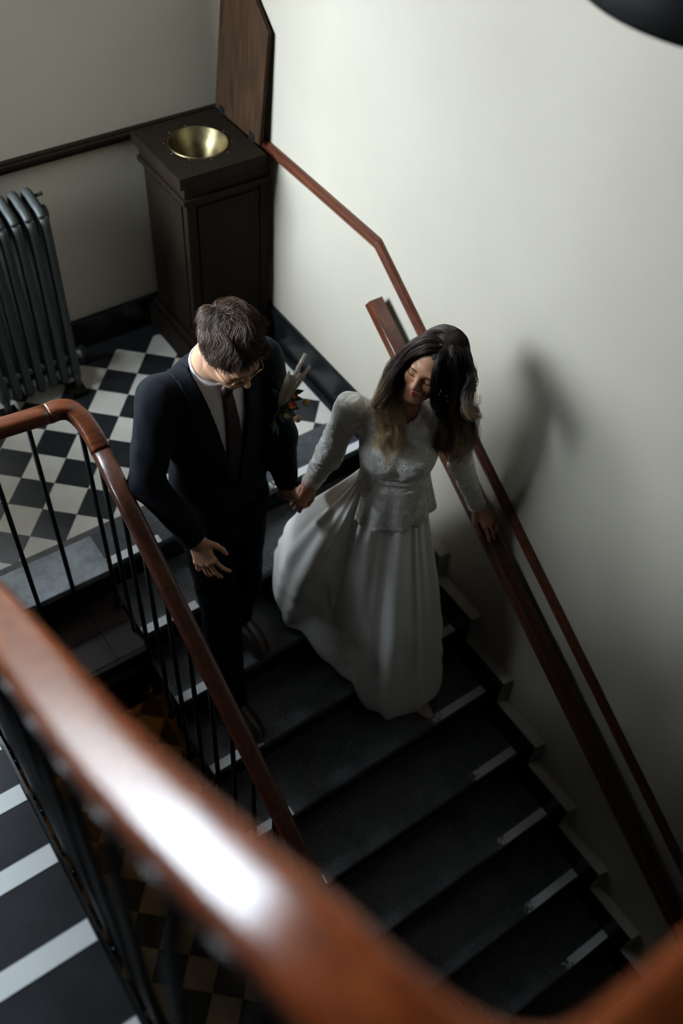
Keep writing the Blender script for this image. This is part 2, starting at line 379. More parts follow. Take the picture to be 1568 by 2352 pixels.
# dado mouldings
DPROF = [(0, -.026), (.014, -.026), (.02, -.018), (.026, -.006), (.026, .008), (.018, .014), (.018, .022), (.008, .026), (0, .026)]
def dado(name, path, side):
    P = [(side * a, b) for a, b in DPROF]; return sweep(name, P, path, 'mahogany', smooth=False)
t1 = empty('trim_1', (0, -1.2, 1.03)); tag(t1, kind='structure')
DS = .6605; yb, zb = -1.192, 1.026
ysl = -3.9; zsl = zb + (ysl - yb) * DS
pth = [(WXR, -.001, zb), (WXR, yb + .004, zb), (WXR, yb - .003, zb - .002), (WXR, ysl, zsl)]
V, F = [], []
n = len(DPROF)
for i, p in enumerate(pth):
    dy = 0
    for a, b in DPROF: V.append((p[0] - a, p[1] - (b * .30 if 0 < i < 3 else (b * .55 if i == 3 else 0)), p[2] + b * (1.0 if i < 3 else .83)))
F = [(i * n + k, i * n + k + 1, (i + 1) * n + k + 1, (i + 1) * n + k) for i in range(len(pth) - 1) for k in range(n - 1)]
attach(mesh('dado_rail', V, F, 'mahogany'), t1)
t2 = empty('trim_2', (-1.5, 0, 1.03)); tag(t2, kind='structure')
V = [];
for x in (XB, WXR - .001): V += [(x, -a, 1.026 + b - .004) for a, b in DPROF]
F = [(k, k + 1, n + k + 1, n + k) for k in range(n - 1)]
attach(mesh('dado_rail', V, F, 'dark_oak'), t2)

# ------------------------------------------------------------------ lower flight
lf = empty('staircase', (-.65, Y0, -R_), 'flight of dark bluestone steps descending along the right wall under the couple', 'stairs')
TD = G + .022
tr_mesh = None
def nosed(depth, th, rr=.012):
    """tread section in (y, z): front at y = 0 (rounded nose), back at +depth"""
    P = [(depth, 0), (depth, -th), (.004, -th)]
    for a in np.linspace(-90, 90, 7)[1:]:
        P.append((rr - rr * math.cos(math.radians(a)), -th / 2 + (th / 2) * math.sin(math.radians(a))))
    return P
for k in range(0, 10):
    yk, zk = Y0 - k * G, -k * R_
    if k == 0: P = [(yk + a, zk + b) for a, b in nosed(.1885, .034)]; xr = .0
    else: P = [(yk + a, zk + b) for a, b in nosed(TD, .034)]; xr = -.0005
    t = prism('tread', P, 0, XL, xr, 'bluestone', lf)
    for p in t.data.polygons: p.use_smooth = False
    # painted strips on the nose: sub-parts of the tread
    lr = (-.53 if k == 0 else (-.30 - .03 * math.sin(k * 2.1)))
    for (a, b, mm) in ((lr, -.004, 'paint_right'), (XL + .002, XL + .24 + .02 * math.sin(k), 'paint_left')):
        w_ = .046
        s = box('paint_strip', a, b, yk + .006, yk + w_, zk + .0002, zk + .0012, mm); s.parent = t
    box('riser', XL + .004, -.001, yk + .022, yk + .045, zk - R_, zk - .034, 'marble_black', lf)
# underside and outer string
u = [(Y0 - .01, -.035)]
for k in range(0, 10): u += [(Y0 - k * G + .022, -k * R_ - .034), (Y0 - k * G + .022, -(k + 1) * R_ - .034)]
ul = [(Y0 - 9 * G + .02, -10 * R_ ), (Y0 - 9 * G + .35, -10 * R_), (Y0 + .03, -.42), (Y0 + .03, -.035)]
prism('outer_string', u[1:] + ul[1:], 0, XL - .012, XL + .05, 'marble_black', lf)
prism('soffit', [(Y0 - 9 * G + .36, -10 * R_ + .001), (Y0 + .03, -.43), (Y0 + .03, -.30), (Y0 - 8.6 * G, -9.6 * R_)], 0, XL + .05, -.001, 'plaster', lf)

# ------------------------------------------------------------------ upper flight (left of the well, climbing towards the camera)
uf = empty('staircase', (-2.6, YU, 0), 'upper flight of dark steps with bright white painted noses at lower left', 'stairs')
for k in range(0, 10):
    yk, zk = YU - k * G, (k + 1) * R_
    # nose faces +y here: steps rise towards the camera, so the nose is at the far side
    P = [(yk + .02 - a, zk + b) for a, b in nosed(G + .03 if k < 9 else .2, .034)]
    t = prism('tread', P, 0, XFAR + .001, XUP, 'stone_painted', uf)
    s = box('paint_strip', XUP - .50, XUP - .002, yk + .014 - .052, yk + .014, zk + .0002, zk + .0012, 'paint_right'); s.parent = t
    box('riser', XFAR + .001, XUP - .004, yk - .03, yk - .006, zk - R_, zk - .034, 'marble_black', uf)
u = []
for k in range(0, 10): u += [(YU - k * G - .004, k * R_ + (0 if k else .001)), (YU - k * G - .004, (k + 1) * R_ - .035)]
prism('outer_string', u + [(YUEND - .2, ZUP - .035), (YUEND - .2, ZUP - .38), (YU - .15, -.20), (YU - .004, -.20)], 0, XUP - .05, XUP + .012, 'marble_black', uf)
prism('soffit', [(YU - .004, .0), (YU - .12, -.18), (YUEND - .2, ZUP - .37), (YUEND - .2, ZUP - .2)], 0, XFAR + .001, XUP - .05, 'plaster', uf)

# ------------------------------------------------------------------ brown tiled ledge in the well below the landing edge
lg = empty('tiled_ledge', (-1.6, -1.47, -.21), 'low ledge of brown quarry tiles with black edge below the landing', 'ledge')
box('ledge_body', -1.95, -1.302, -1.622, -1.27, -.205, -.1605, 'grout', lg)
for i in range(5):
    for j in range(2):
        xa, xb = -1.432 + .0015 - .15 * i + (0 if i else 0), -1.432 + .15 - .0015 - .15 * i
        if i == 0: xb = -1.303
        if xa < -1.95: xa = -1.949
        box('tile', xa, xb, -1.467 - .1485 * j + .0, -1.467 - .1485 * j + .1465, -.1603, -.150 + .0008 * ((i * 3 + j) % 2), 'tile_brown', lg)
box('ledge_edge', -1.95, -1.302, -1.645, -1.6165, -.215, -.148, 'marble_black', lg, .006)
for i in range(5):
    xa = -1.432 - .15 * i; box('riser_tile', max(xa, -1.95) + .001, min(xa + .15, -1.302) - .001, -1.312, -1.30, -.149, -.036, 'tile_brown', lg)
box('lintel_wall', -1.95, -1.302, -1.50, -1.30, -.62, -.206, 'plaster', lg)
boxes('lintel_moulding', [(-1.95, -1.302, -1.56, -1.50, -.62, -.55), (-1.95, -1.302, -1.53, -1.50, -.55, -.52)], 'dark_oak', lg, .006)
box('landing_beam', -1.95, -1.302, -1.50, -1.10, -.80, -.6205, 'marble_black', lg)

# ------------------------------------------------------------------ wall handrail
hr = empty('wall_handrail', (0, -2.4, 0), 'mahogany handrail on the right wall under the bride\'s hand', 'handrail')
def rprof(wd, ht, e=.35, n=20):
    P = []
    for k in range(n):
        a = 2 * math.pi * k / n + math.pi / n; c, s = math.cos(a), math.sin(a)
        P.append((wd / 2 * math.copysign(abs(c) ** e, c), ht / 2 * math.copysign(abs(s) ** e, s)))
    return P
HX, HSL = -.014, .6625
hy0, hz0 = -1.262, .842
sweep('rail', rprof(.066, .048, .18), [(HX, hy0 - i * .25, hz0 - i * .25 * HSL - .022) for i in range(0, 12)], 'mahogany', hr)
for yb_ in (-1.5, -2.35, -3.2):
    zb_ = hz0 + (yb_ - hy0) * HSL - .05
    tube('bracket', cat_rom([(HX, yb_, zb_ + .004), (HX, yb_, zb_ - .05), (.01, yb_, zb_ - .075), (WXR, yb_, zb_ - .078)], 5), .006, 'iron', hr)

# ------------------------------------------------------------------ balustrade of the lower flight and landing
rl = empty('stair_railing', (XL, Y0, 0), 'mahogany handrail on thin black iron balusters beside the groom', 'railing')
RX = -1.294; RSL = .668
def rz(y): return .905 + (y + 1.47) * RSL
RP = rprof(.062, .054, .55, 24)
sl = [(RX, y, rz(y)) for y in np.linspace(-1.50, -4.1, 14)]
sweep('handrail', RP, sl, 'mahogany', rl)
bend = cat_rom([(-1.392, -1.338, .967), (-1.352, -1.338, .965), (-1.318, -1.352, .955), (-1.300, -1.395, .938), (RX, -1.45, .914), (RX, -1.50, rz(-1.50))], 6)
sweep('handrail_bend', [(a * 1.03, b * 1.03) for a, b in RP], bend, 'mahogany_x', rl)
lft = cat_rom([(-1.392, -1.338, .967), (-1.56, -1.338, .985), (-1.70, -1.336, 1.005), (-1.83, -1.345, 1.05), (-1.90, -1.40, 1.12), (-1.925, -1.52, 1.235)], 6)
sweep('handrail_start', RP, lft, 'mahogany_x', rl)
def baluster(x, y, ztop, zbot, parent):
    pth = [(x, y, zbot + .012), (x, y, zbot + .05), (x, y, zbot + .12), (x, y, ztop)]
    b = tube('baluster', pth, [.0125, .011, .0092, .0088], 'iron', parent, n=10)
    f_ = tube('collar', [(x, y, zbot), (x, y, zbot + .006), (x, y, zbot + .02), (x, y, zbot + .032)], [.008, .017, .017, .011], 'iron', None, n=10); f_.parent = b
    
    return b
for i in range(0, 20):
    y = -1.392 - i * G / 2
    zt2 = rz(y) - .02 if y < -1.47 else .925
    k = math.ceil((Y0 - y) / G - .02); ztread = -k * R_
    zb2 = ztread - .13 if i else -.148
    b = baluster(XL - .026, y, zt2, zb2, rl)
    if i:
        c = tube('bracket', [(XL - .026, y, zb2 + .02), (XL - .008, y, zb2 + .02)], .008, 'iron', None, n=8); c.parent = b
for x in (-1.462, -1.606, -1.75, -1.89): baluster(x, -1.333, .95 + max(0, (-1.6 - x)) * .25, -.149, rl)

# foreground railing of the upper flight: comes up from the landing, turns across the well under the camera
nr = empty('stair_railing', (XUP, -2.5, .8), 'glossy reddish mahogany handrail with a bright highlight sweeping across the foreground', 'railing')
HN = .56
NP = [(.02, 3.9, -3.50), (.06, 2.5, -2.60), (.10, 1.6, -2.025), (.118, 1.171, -1.75), (.136, .697, -1.447), (.168, .39, -1.25), (.19, .224, -1.144), (.202, .115, -1.092), (.226, .035, -1.072), (.262, -.020, -1.060), (.313, -.056, -1.052), (.374, -.068, -1.043), (.456, -.070, -1.034), (.542, -.070, -1.03), (.9, -.07, -1.01), (1.08, -.085, -1.005), (1.17, -.16, -1.0), (1.19, -.32, -1.0), (1.19, -.8, -1.0), (1.19, -1.5, -1.0)]
npth = cat_rom([tuple(CAM[i] + HN * p[i] for i in range(3)) for p in NP], 8)
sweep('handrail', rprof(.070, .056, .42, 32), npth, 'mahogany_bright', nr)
for i in range(0, 17):
    y = YU - .05 - i * G / 2
    if y < -3.5: break
    j = int(np.argmin(abs(npth[:60, 1] - y))); x_, zt2 = npth[j, 0], npth[j, 2] - .02
    kk = math.floor((YU - y) / G); zb2 = (kk + 1) * R_ - .12
    xb = XUP + .028
    b = tube('baluster', [(xb, y, zb2), (xb, y, zb2 + .5), (xb + (x_ - xb) * .3, y, zt2 - .3), (x_, y, zt2)], .009, 'iron', nr, n=8)
    c = tube('bracket', [(xb, y, zb2 + .03), (XUP + .008, y, zb2 + .03)], .009, 'iron', None, n=8); c.parent = b

for x in np.arange(-1.78, -1.36, .11):
    j = 60 + int(np.argmin(abs(npth[60:110, 0] - x))); y_ = npth[j, 1]; tube('baluster', [(x, y_ - .07, ZUP - .002), (x, y_ - .07, ZUP + .2), (x, y_, npth[j, 2] - .25), (x, y_, npth[j, 2] - .02)], .009, 'iron', nr, n=8)

# ------------------------------------------------------------------ fountain pedestal with brass bowl and raised lid
pd = empty('pedestal_basin', (-.22, -.25, 0), 'dark oak corner cabinet with a round brass basin set in its top', 'pedestal')
box('cabinet_body', -.385, .0, -.425, -.03, .14, .80, 'dark_oak', pd, .004)
def case(name, x0, x1, y0, y1, z0, z1, t=.022): return boxes(name, [(x0, x0 + t, y0, y1, z0, z1), (x1 - t, x1, y0, y1, z0, z1), (x0 + t, x1 - t, y0, y0 + t, z0, z1), (x0 + t, x1 - t, y1 - t, y1, z0, z1)], 'dark_oak', pd, .003)
case('upper_case', -.385, .0, -.425, -.03, .80, .93)
box('plinth', -.437, .011, -.47, -.027, 0, .14, 'dark_oak', pd, .006)
box('plinth_moulding', -.415, .011, -.452, -.028, .14, .165, 'dark_oak', pd, .012)
case('frieze', -.40, .008, -.44, -.028, .93, .995)
case('neck_moulding', -.412, .01, -.452, -.028, .905, .93)
for xa in (-.392, -.03): box('corner_stile', xa, xa + .045, -.433, -.4255, .165, .905, 'dark_oak', pd, .003)
box('side_panel', -.3925, -.3855, -.385, -.075, .2, .87, 'dark_oak', pd, .003)
box('front_panel', -.34, -.035, -.432, -.4255, .2, .87, 'dark_oak', pd, .003)
# top with a round hole: ring of quads, then the bowl
BC, BR = (-.221, -.247), .124
tx0, tx1, ty0, ty1 = -.428, -.018, -.464, -.03
V, F = [], []; nn = 64
for zz in (1.045, .9955):
    for kind in (0, 1):
        for k in range(nn):
            a = 2 * math.pi * k / nn; c, s = math.cos(a), math.sin(a)
            if kind == 0: V.append((BC[0] + BR * c, BC[1] + BR * s, zz))
            else:
                sc_ = min(((tx1 - BC[0]) / c if c > 1e-6 else (tx0 - BC[0]) / c if c < -1e-6 else 9), ((ty1 - BC[1]) / s if s > 1e-6 else (ty0 - BC[1]) / s if s < -1e-6 else 9))
                V.append((BC[0] + sc_ * c, BC[1] + sc_ * s, zz))
for cx_, cy_ in ((tx0, ty0), (tx1, ty0), (tx0, ty1), (tx1, ty1)):
    k = int(round(math.atan2(cy_ - BC[1], cx_ - BC[0]) / (2 * math.pi) * nn)) % nn
    V[nn + k] = (cx_, cy_, 1.045); V[3 * nn + k] = (cx_, cy_, .9955)
for k in range(nn):
    k2 = (k + 1) % nn
    F += [(k, nn + k, nn + k2, k2), (nn + k, 3 * nn + k, 3 * nn + k2, nn + k2), (2 * nn + k, 2 * nn + k2, 3 * nn + k2, 3 * nn + k), (k, k2, 2 * nn + k2, 2 * nn + k)]
attach(mesh('cabinet_top', V, F, 'dark_oak'), pd)
V, F = [], []; prof = [(.130, .0), (.129, .003), (.1255, .003), (.1235, -.002), (.1, -.045), (.06, -.12), (.022, -.19), (.018, -.2), (.001, -.202)]
for rr, zz in prof:
    for k in range(48): a = 2 * math.pi * k / 48; V.append((BC[0] + rr * math.cos(a), BC[1] + rr * math.sin(a), 1.0455 + zz))
F = [(i * 48 + k, i * 48 + (k + 1) % 48, (i + 1) * 48 + (k + 1) % 48, (i + 1) * 48 + k) for i in range(len(prof) - 1) for k in range(48)]
bw = attach(mesh('basin', V, F, 'brass', smooth=True), pd); bw['label'] = 'funnel shaped tarnished brass basin'
for k in range(10):
    a = 2 * math.pi * (k + .3) / 10; x, y = BC[0] + .143 * math.cos(a), BC[1] + .143 * math.sin(a)
    tube('screw', [(x, y, 1.0445), (x, y, 1.0468)], .004, 'brass', pd, n=6)
# the lid leans on the wall
ld_ = empty('cabinet_lid', (.0, -.22, 1.055), 'tall oak board with cut corners leaning on the wall above the basin', 'lid')
hh = .60; W0, W1 = -.028, -.398
P = [(W0, 0), (W1, 0), (W1 - .03, hh - .13), (W1 + .125, hh), (W0 - .11, hh), (W0 - .035, hh - .10)]
b_ = prism('lid_board', P, 0, -.010, .010, 'lid_oak', None, .003); b_.parent = ld_
b_.location = (0, .22, 0)
for yh in (-.09, -.34):
    e_ = box('hinge', -.014, -.006, yh + .20, yh + .24, -.006, .03, 'iron'); e_.parent = ld_
ld_.location = (-.004, -.22, 1.049); ld_.rotation_euler = (0, math.radians(3.2), 0)

# ------------------------------------------------------------------ cast-iron radiator
rd = empty('radiator', (-1.3, -.18, 0), 'grey cast iron column radiator standing against the back wall', 'radiator')
def section():
    V, F = [], []
    def add(path, rad, sx=1., sy=1.):
        v, f = tube_vf(path, rad, 10, up=(1, 0, 0), sx=sx, sy=sy, off=len(V)); V.extend(v); F.extend(f)
    yf, yb2 = -.282, -.10
    add(cat_rom([(0, yf + .004, .085), (0, yf, .13), (0, yf, .5), (0, yf, .88), (0, yf + .012, .925), (0, yf + .05, .948), (0, -.19, .955), (0, yb2 - .04, .965), (0, yb2 - .008, .955), (0, yb2, .9), (0, yb2, .5), (0, yb2, .13), (0, yb2 + .01, .085), (0, yb2 - .03, .07), (0, -.19, .075), (0, yf + .04, .07), (0, yf + .004, .085)], 4), .0205, .86, 1.0)
    add([(0, -.19, .08), (0, -.19, .5), (0, -.19, .95)], .019, .86, 1.0)
    add([(-.03, -.19, .90), (.03, -.19, .90)], .024); add([(-.03, -.19, .135), (.03, -.19, .135)], .024)
    return V, F
V, F = section(); sec = mesh('section', V, F, 'radiator_paint', rd, smooth=True)
sec.matrix_parent_inverse = Matrix.Translation(-Vector(rd.location)); sec.location = (-.948, 0, 0)
for i in range(1, 7):
    c = copy_of(sec, rd); c.matrix_parent_inverse = sec.matrix_parent_inverse.copy(); c.location = (-.948 - .0575 * i, 0, 0)
for x in (-.948, -.948 - .0575 * 6):
    for y in (-.282, -.10): tube('foot', [(x, y, .028), (x, y, .05), (x, y, .1)], [.018, .014, .019], 'radiator_paint', rd, n=10)
box('foot_block', -1.005, -.925, -.335, -.245, 0.0005, .028, 'dark_oak', rd, .003)
box('foot_block', -1.333, -1.253, -.335, -.245, 0.0005, .028, 'dark_oak', rd, .003)
box('foot_block', -1.0, -.92, -.145, -.065, 0.0005, .028, 'dark_oak', rd, .003); box('foot_block', -1.333, -1.253, -.145, -.065, .0005, .028, 'dark_oak', rd, .003)
tube('valve_pipe', cat_rom([(-.93, -.19, .135), (-.885, -.19, .135), (-.862, -.175, .13), (-.858, -.14, .11), (-.858, -.125, .06), (-.858, -.12, .001)], 5), .016, 'radiator_paint', rd, n=12)
tube('valve_nut', [(-.905, -.19, .135), (-.88, -.19, .135)], .026, 'steel', rd, n=6)
tube('air_valve', [(-.94, -.15, .955), (-.905, -.15, .957), (-.895, -.15, .957)], [.007, .007, .010], 'radiator_paint', rd, n=8)
tube('end_plug', [(-.93, -.19, .90), (-.905, -.19, .90), (-.90, -.19, .90)], [.03, .03, .018], 'radiator_paint', rd, n=12)

# ------------------------------------------------------------------ dark pendant lamp whose rim cuts the upper right corner
pl = empty('pendant_lamp', (-.30, -2.52, 2.50), 'black round shade hanging in the upper right corner, only its rim in view', 'lamp')
LC = (-.30, -2.52); V, F = [], []
prof = [(.345, 2.50), (.35, 2.508), (.335, 2.56), (.26, 2.66), (.13, 2.73), (.05, 2.76), (.05, 2.80), (.001, 2.81)]
prof = [(a_ * .86, z_) for a_, z_ in prof]
for rr, zz in prof:
    for k in range(64): a = 2 * math.pi * k / 64; V.append((LC[0] + rr * math.cos(a), LC[1] + rr * math.sin(a), zz))
F = [(i * 64 + k, i * 64 + (k + 1) % 64, (i + 1) * 64 + (k + 1) % 64, (i + 1) * 64 + k) for i in range(len(prof) - 1) for k in range(64)]
o = attach(mesh('lamp_shade', V, F, 'lamp_black', smooth=True), pl); md = o.modifiers.new('solid', 'SOLIDIFY'); md.thickness = .004
tube('cord', [(LC[0], LC[1], 2.76), (LC[0], LC[1], ZC)], .004, 'lamp_black', pl, n=6)

# ================================================================== people: signed-distance modelling
def V3(*a): return np.array(a, float)
def nrm(v): v = np.asarray(v, float); return v / np.linalg.norm(v)
def smin(a, b, k): h = np.clip(.5 + .5 * (b - a) / k, 0, 1); return b + (a - b) * h - k * h * (1 - h)
def smax(a, b, k): return -smin(-a, -b, k)
def cap(P, a, b, ra, rb=None):
    a = np.asarray(a, float); b = np.asarray(b, float); rb = ra if rb is None else rb
    ba = b - a; t = np.clip(((P - a) @ ba) / (ba @ ba), 0, 1)
    return np.linalg.norm(P - a - t[:, None] * ba, axis=1) - (ra + (rb - ra) * t)
def ell(P, c, r, M=None):
    q = P - np.asarray(c, float)
    if M is not None: q = q @ M
    r = np.asarray(r, float); k0 = np.linalg.norm(q / r, axis=1); k1 = np.linalg.norm(q / (r * r), axis=1) + 1e-9
    return k0 * (k0 - 1) / k1
def sph(P, c, r): return np.linalg.norm(P - np.asarray(c, float), axis=1) - r
def uni(ds, k):
    d = ds[0]
    for e in ds[1:]: d = smin(d, e, k)
    return d
def sdf_mesh(f, lo, hi, h, lip=1.6):
    """surface nets over a sparse grid"""
    lo = np.asarray(lo, float); hi = np.asarray(hi, float); B = 4
    nb = np.ceil((hi - lo) / (h * B)).astype(int) + 1; n = nb * B + 1
    cg = np.stack(np.meshgrid(*[np.arange(m) for m in nb], indexing='ij'), -1).reshape(-1, 3)
    cc = lo + (cg + .5) * B * h; dc = f(cc)
    near = np.abs(dc) < lip * B * h * .9
    D = np.where(dc < 0, -1., 1.).reshape(nb).repeat(B, 0).repeat(B, 1).repeat(B, 2)
    D = np.pad(D, ((0, 1),) * 3, mode='edge').astype(np.float32) * 9
    g = np.stack(np.meshgrid(*[np.arange(B + 1)] * 3, indexing='ij'), -1).reshape(-1, 3)
    act = cg[near] * B
    idx = (act[:, None, :] + g[None]).reshape(-1, 3)
    flat = np.unique(np.ravel_multi_index(idx.T, n))
    pts = np.stack(np.unravel_index(flat, n), -1)
    vals = np.concatenate([f(lo + pts[i:i + 400000] * h) for i in range(0, len(pts), 400000)])
    D.reshape(-1)[flat] = vals
    S = D < 0
    c = np.zeros(np.array(n) - 1, np.int8)
    for a in (0, 1):
        for b in (0, 1):
            for d in (0, 1): c += S[a:n[0] - 1 + a, b:n[1] - 1 + b, d:n[2] - 1 + d]
    cells = np.stack(np.nonzero((c > 0) & (c < 8)), -1)
    vid = np.full(np.array(n) - 1, -1, np.int64); vid[tuple(cells.T)] = np.arange(len(cells))
    acc = np.zeros((len(cells), 3)); cnt = np.zeros(len(cells))
    for ax in range(3):
        o1, o2 = [q for q in range(3) if q != ax]
        for u in (0, 1):
            for v in (0, 1):
                a = cells.copy(); a[:, o1] += u; a[:, o2] += v; b = a.copy(); b[:, ax] += 1
                da, db = D[tuple(a.T)].astype(float), D[tuple(b.T)].astype(float); m = (da < 0) != (db < 0)
                t = np.where(m, da / (da - db + 1e-12), 0); p = a.astype(float); p[:, ax] += t
                acc[m] += p[m]; cnt[m] += 1
    verts = lo + acc / cnt[:, None] * h
    quads = []
    for ax in range(3):
        o1, o2 = (ax + 1) % 3, (ax + 2) % 3
        sl0 = [slice(None)] * 3; sl1 = [slice(None)] * 3; sl0[ax] = slice(0, -1); sl1[ax] = slice(1, None)
        A, Bm = S[tuple(sl0)], S[tuple(sl1)]; e = np.stack(np.nonzero(A != Bm), -1)
        m = (e[:, o1] > 0) & (e[:, o2] > 0) & (e[:, o1] < n[o1] - 1) & (e[:, o2] < n[o2] - 1); e = e[m]
        flip = A[tuple(e.T)]
        q = []
        for u, v in ((-1, -1), (0, -1), (0, 0), (-1, 0)):
            cl = e.copy(); cl[:, o1] += u; cl[:, o2] += v; q.append(vid[tuple(cl.T)])
        q = np.stack(q, 1); q[~flip] = q[~flip][:, ::-1]; quads.append(q)
    quads = np.concatenate(quads); quads = quads[(quads >= 0).all(1)]
    return verts, quads
def smooth_verts(v, q, it=2, f=.5):
    for _ in range(it):
        s = np.zeros_like(v); c = np.zeros(len(v))
        for a in range(4):
            for b in ((a + 1) % 4, (a + 3) % 4): np.add.at(s, q[:, a], v[q[:, b]]); np.add.at(c, q[:, a], 1)
        v = v + f * (s / np.maximum(c, 1)[:, None] - v)
    return v
def join(parts):
    V, Q, Cc, k = [], [], [], 0
    for v, q, c in parts: V.append(v); Q.append(q + k); Cc.append(np.broadcast_to(c, (len(v), 3))); k += len(v)
    return np.concatenate(V), np.concatenate(Q), np.concatenate(Cc)
def frame(fwd, up):
    y = nrm(fwd); z = np.asarray(up, float); z = nrm(z - y * (z @ y)); x = np.cross(y, z); return np.stack([x, y, z], 1)   # columns: right, forward, up
def fbm(P, sc, seed=0):
    r = np.random.default_rng(seed); d = np.zeros(len(P))
    for i in range(7):
        k = r.normal(size=3); k *= sc * (1.0 + .35 * i) / np.linalg.norm(k); d += np.sin(P @ k + r.uniform(0, 6.28)) / (1 + .35 * i)
    return d / 3.5

# ---- materials for people
def vcol_mat(name, rough, spec=.5, sss=0, sheen=0, bump=0, bscale=200):
    m = mat(name, (1, 1, 1), rough, spec=spec, sss=sss, sheen=sheen, bump=bump, bscale=bscale); nt = m.node_tree
    a = N(nt, 'ShaderNodeVertexColor', layer_name='Col'); nt.links.new(a.outputs['Color'], nt.nodes['Principled BSDF'].inputs['Base Color']); return m
vcol_mat('skin', .45, .4, sss=.25, bump=.02, bscale=350)
vcol_mat('hair_strands', .42, .28)
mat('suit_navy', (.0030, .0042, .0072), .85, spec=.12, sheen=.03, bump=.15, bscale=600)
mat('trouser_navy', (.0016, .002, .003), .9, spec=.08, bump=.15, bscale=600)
mat('shirt_white', (.68, .66, .66), .7, bump=.05, bscale=400)
mat('tie_burgundy', (.022, .006, .006), .5, bump=.1, bscale=500)
mat('shoe_leather', (.030, .017, .010), .35, c2=(.016, .010, .007), scale=20)
mat('gold', (.65, .45, .22), .22, metal=1)
mat('satin_ivory', (.85, .82, .76), .45, spec=.35, sheen=.3, bump=.03, bscale=25)
mat('shoe_nude', (.45, .33, .26), .4)
mat('cord_black', (.004, .004, .004), .6)
mat('leaf_green', (.018, .045, .028), .5, c2=(.03, .065, .045), scale=40)
mat('pampas', (.72, .63, .52), .8); mat('flower_straw', (.42, .27, .10), .8, c2=(.2, .1, .03), scale=200); mat('flower_orange', (.45, .08, .012), .6)
def lace_mat():
    m, nt, b = nodes('lace'); tc = N(nt, 'ShaderNodeTexCoord')
    ds = N(nt, 'ShaderNodeTexNoise', {'Vector': tc.outputs['Object'], 'Scale': 15.0, 'Detail': 3.0})
    mx0 = N(nt, 'ShaderNodeVectorMath', {0: ds.outputs['Color'], 1: (.075, .075, .075)}, operation='MULTIPLY')
    ad = N(nt, 'ShaderNodeVectorMath', {0: tc.outputs['Object'], 1: mx0.outputs[0]}, operation='ADD')
    v1 = N(nt, 'ShaderNodeTexVoronoi', {'Vector': ad.outputs[0], 'Scale': 24.0}, feature='DISTANCE_TO_EDGE')
    v2 = N(nt, 'ShaderNodeTexVoronoi', {'Vector': ad.outputs[0], 'Scale': 85.0}, feature='DISTANCE_TO_EDGE')
    v3 = N(nt, 'ShaderNodeTexVoronoi', {'Vector': ad.outputs[0], 'Scale': 26.0}, feature='SMOOTH_F1')
    r1 = N(nt, 'ShaderNodeMapRange', {'Value': v1.outputs['Distance'], 'From Min': .0, 'From Max': .10, 'To Min': .28, 'To Max': 0.})
    r2 = N(nt, 'ShaderNodeMapRange', {'Value': v2.outputs['Distance'], 'From Min': .0, 'From Max': .12, 'To Min': 1., 'To Max': 0.})
    r3 = N(nt, 'ShaderNodeMapRange', {'Value': v3.outputs['Distance'], 'From Min': .12, 'From Max': .40, 'To Min': .9, 'To Max': 0.})
    s1 = N(nt, 'ShaderNodeMath', {0: r1.outputs[0], 1: r3.outputs[0]}, operation='MAXIMUM')
    s2 = N(nt, 'ShaderNodeMath', {0: r2.outputs[0], 1: .3}, operation='MULTIPLY'); s3 = N(nt, 'ShaderNodeMath', {0: s1.outputs[0], 1: s2.outputs[0]}, operation='ADD')
    bp = N(nt, 'ShaderNodeBump', {'Height': s3.outputs[0], 'Strength': .9, 'Distance': .0045}); nt.links.new(bp.outputs[0], b.inputs['Normal'])
    r = N(nt, 'ShaderNodeMapRange', {'Value': s3.outputs[0], 'From Min': .0, 'From Max': .8})
    mx = nt.nodes.new('ShaderNodeMix'); mx.data_type = 'RGBA'; nt.links.new(r.outputs[0], mx.inputs[0]); mx.inputs[6].default_value = (.60, .555, .49, 1); mx.inputs[7].default_value = (.86, .83, .77, 1)
    nt.links.new(mx.outputs[2], b.inputs['Base Color']); b.inputs['Roughness'].default_value = .75; b.inputs['Sheen Weight'].default_value = .2
lace_mat()

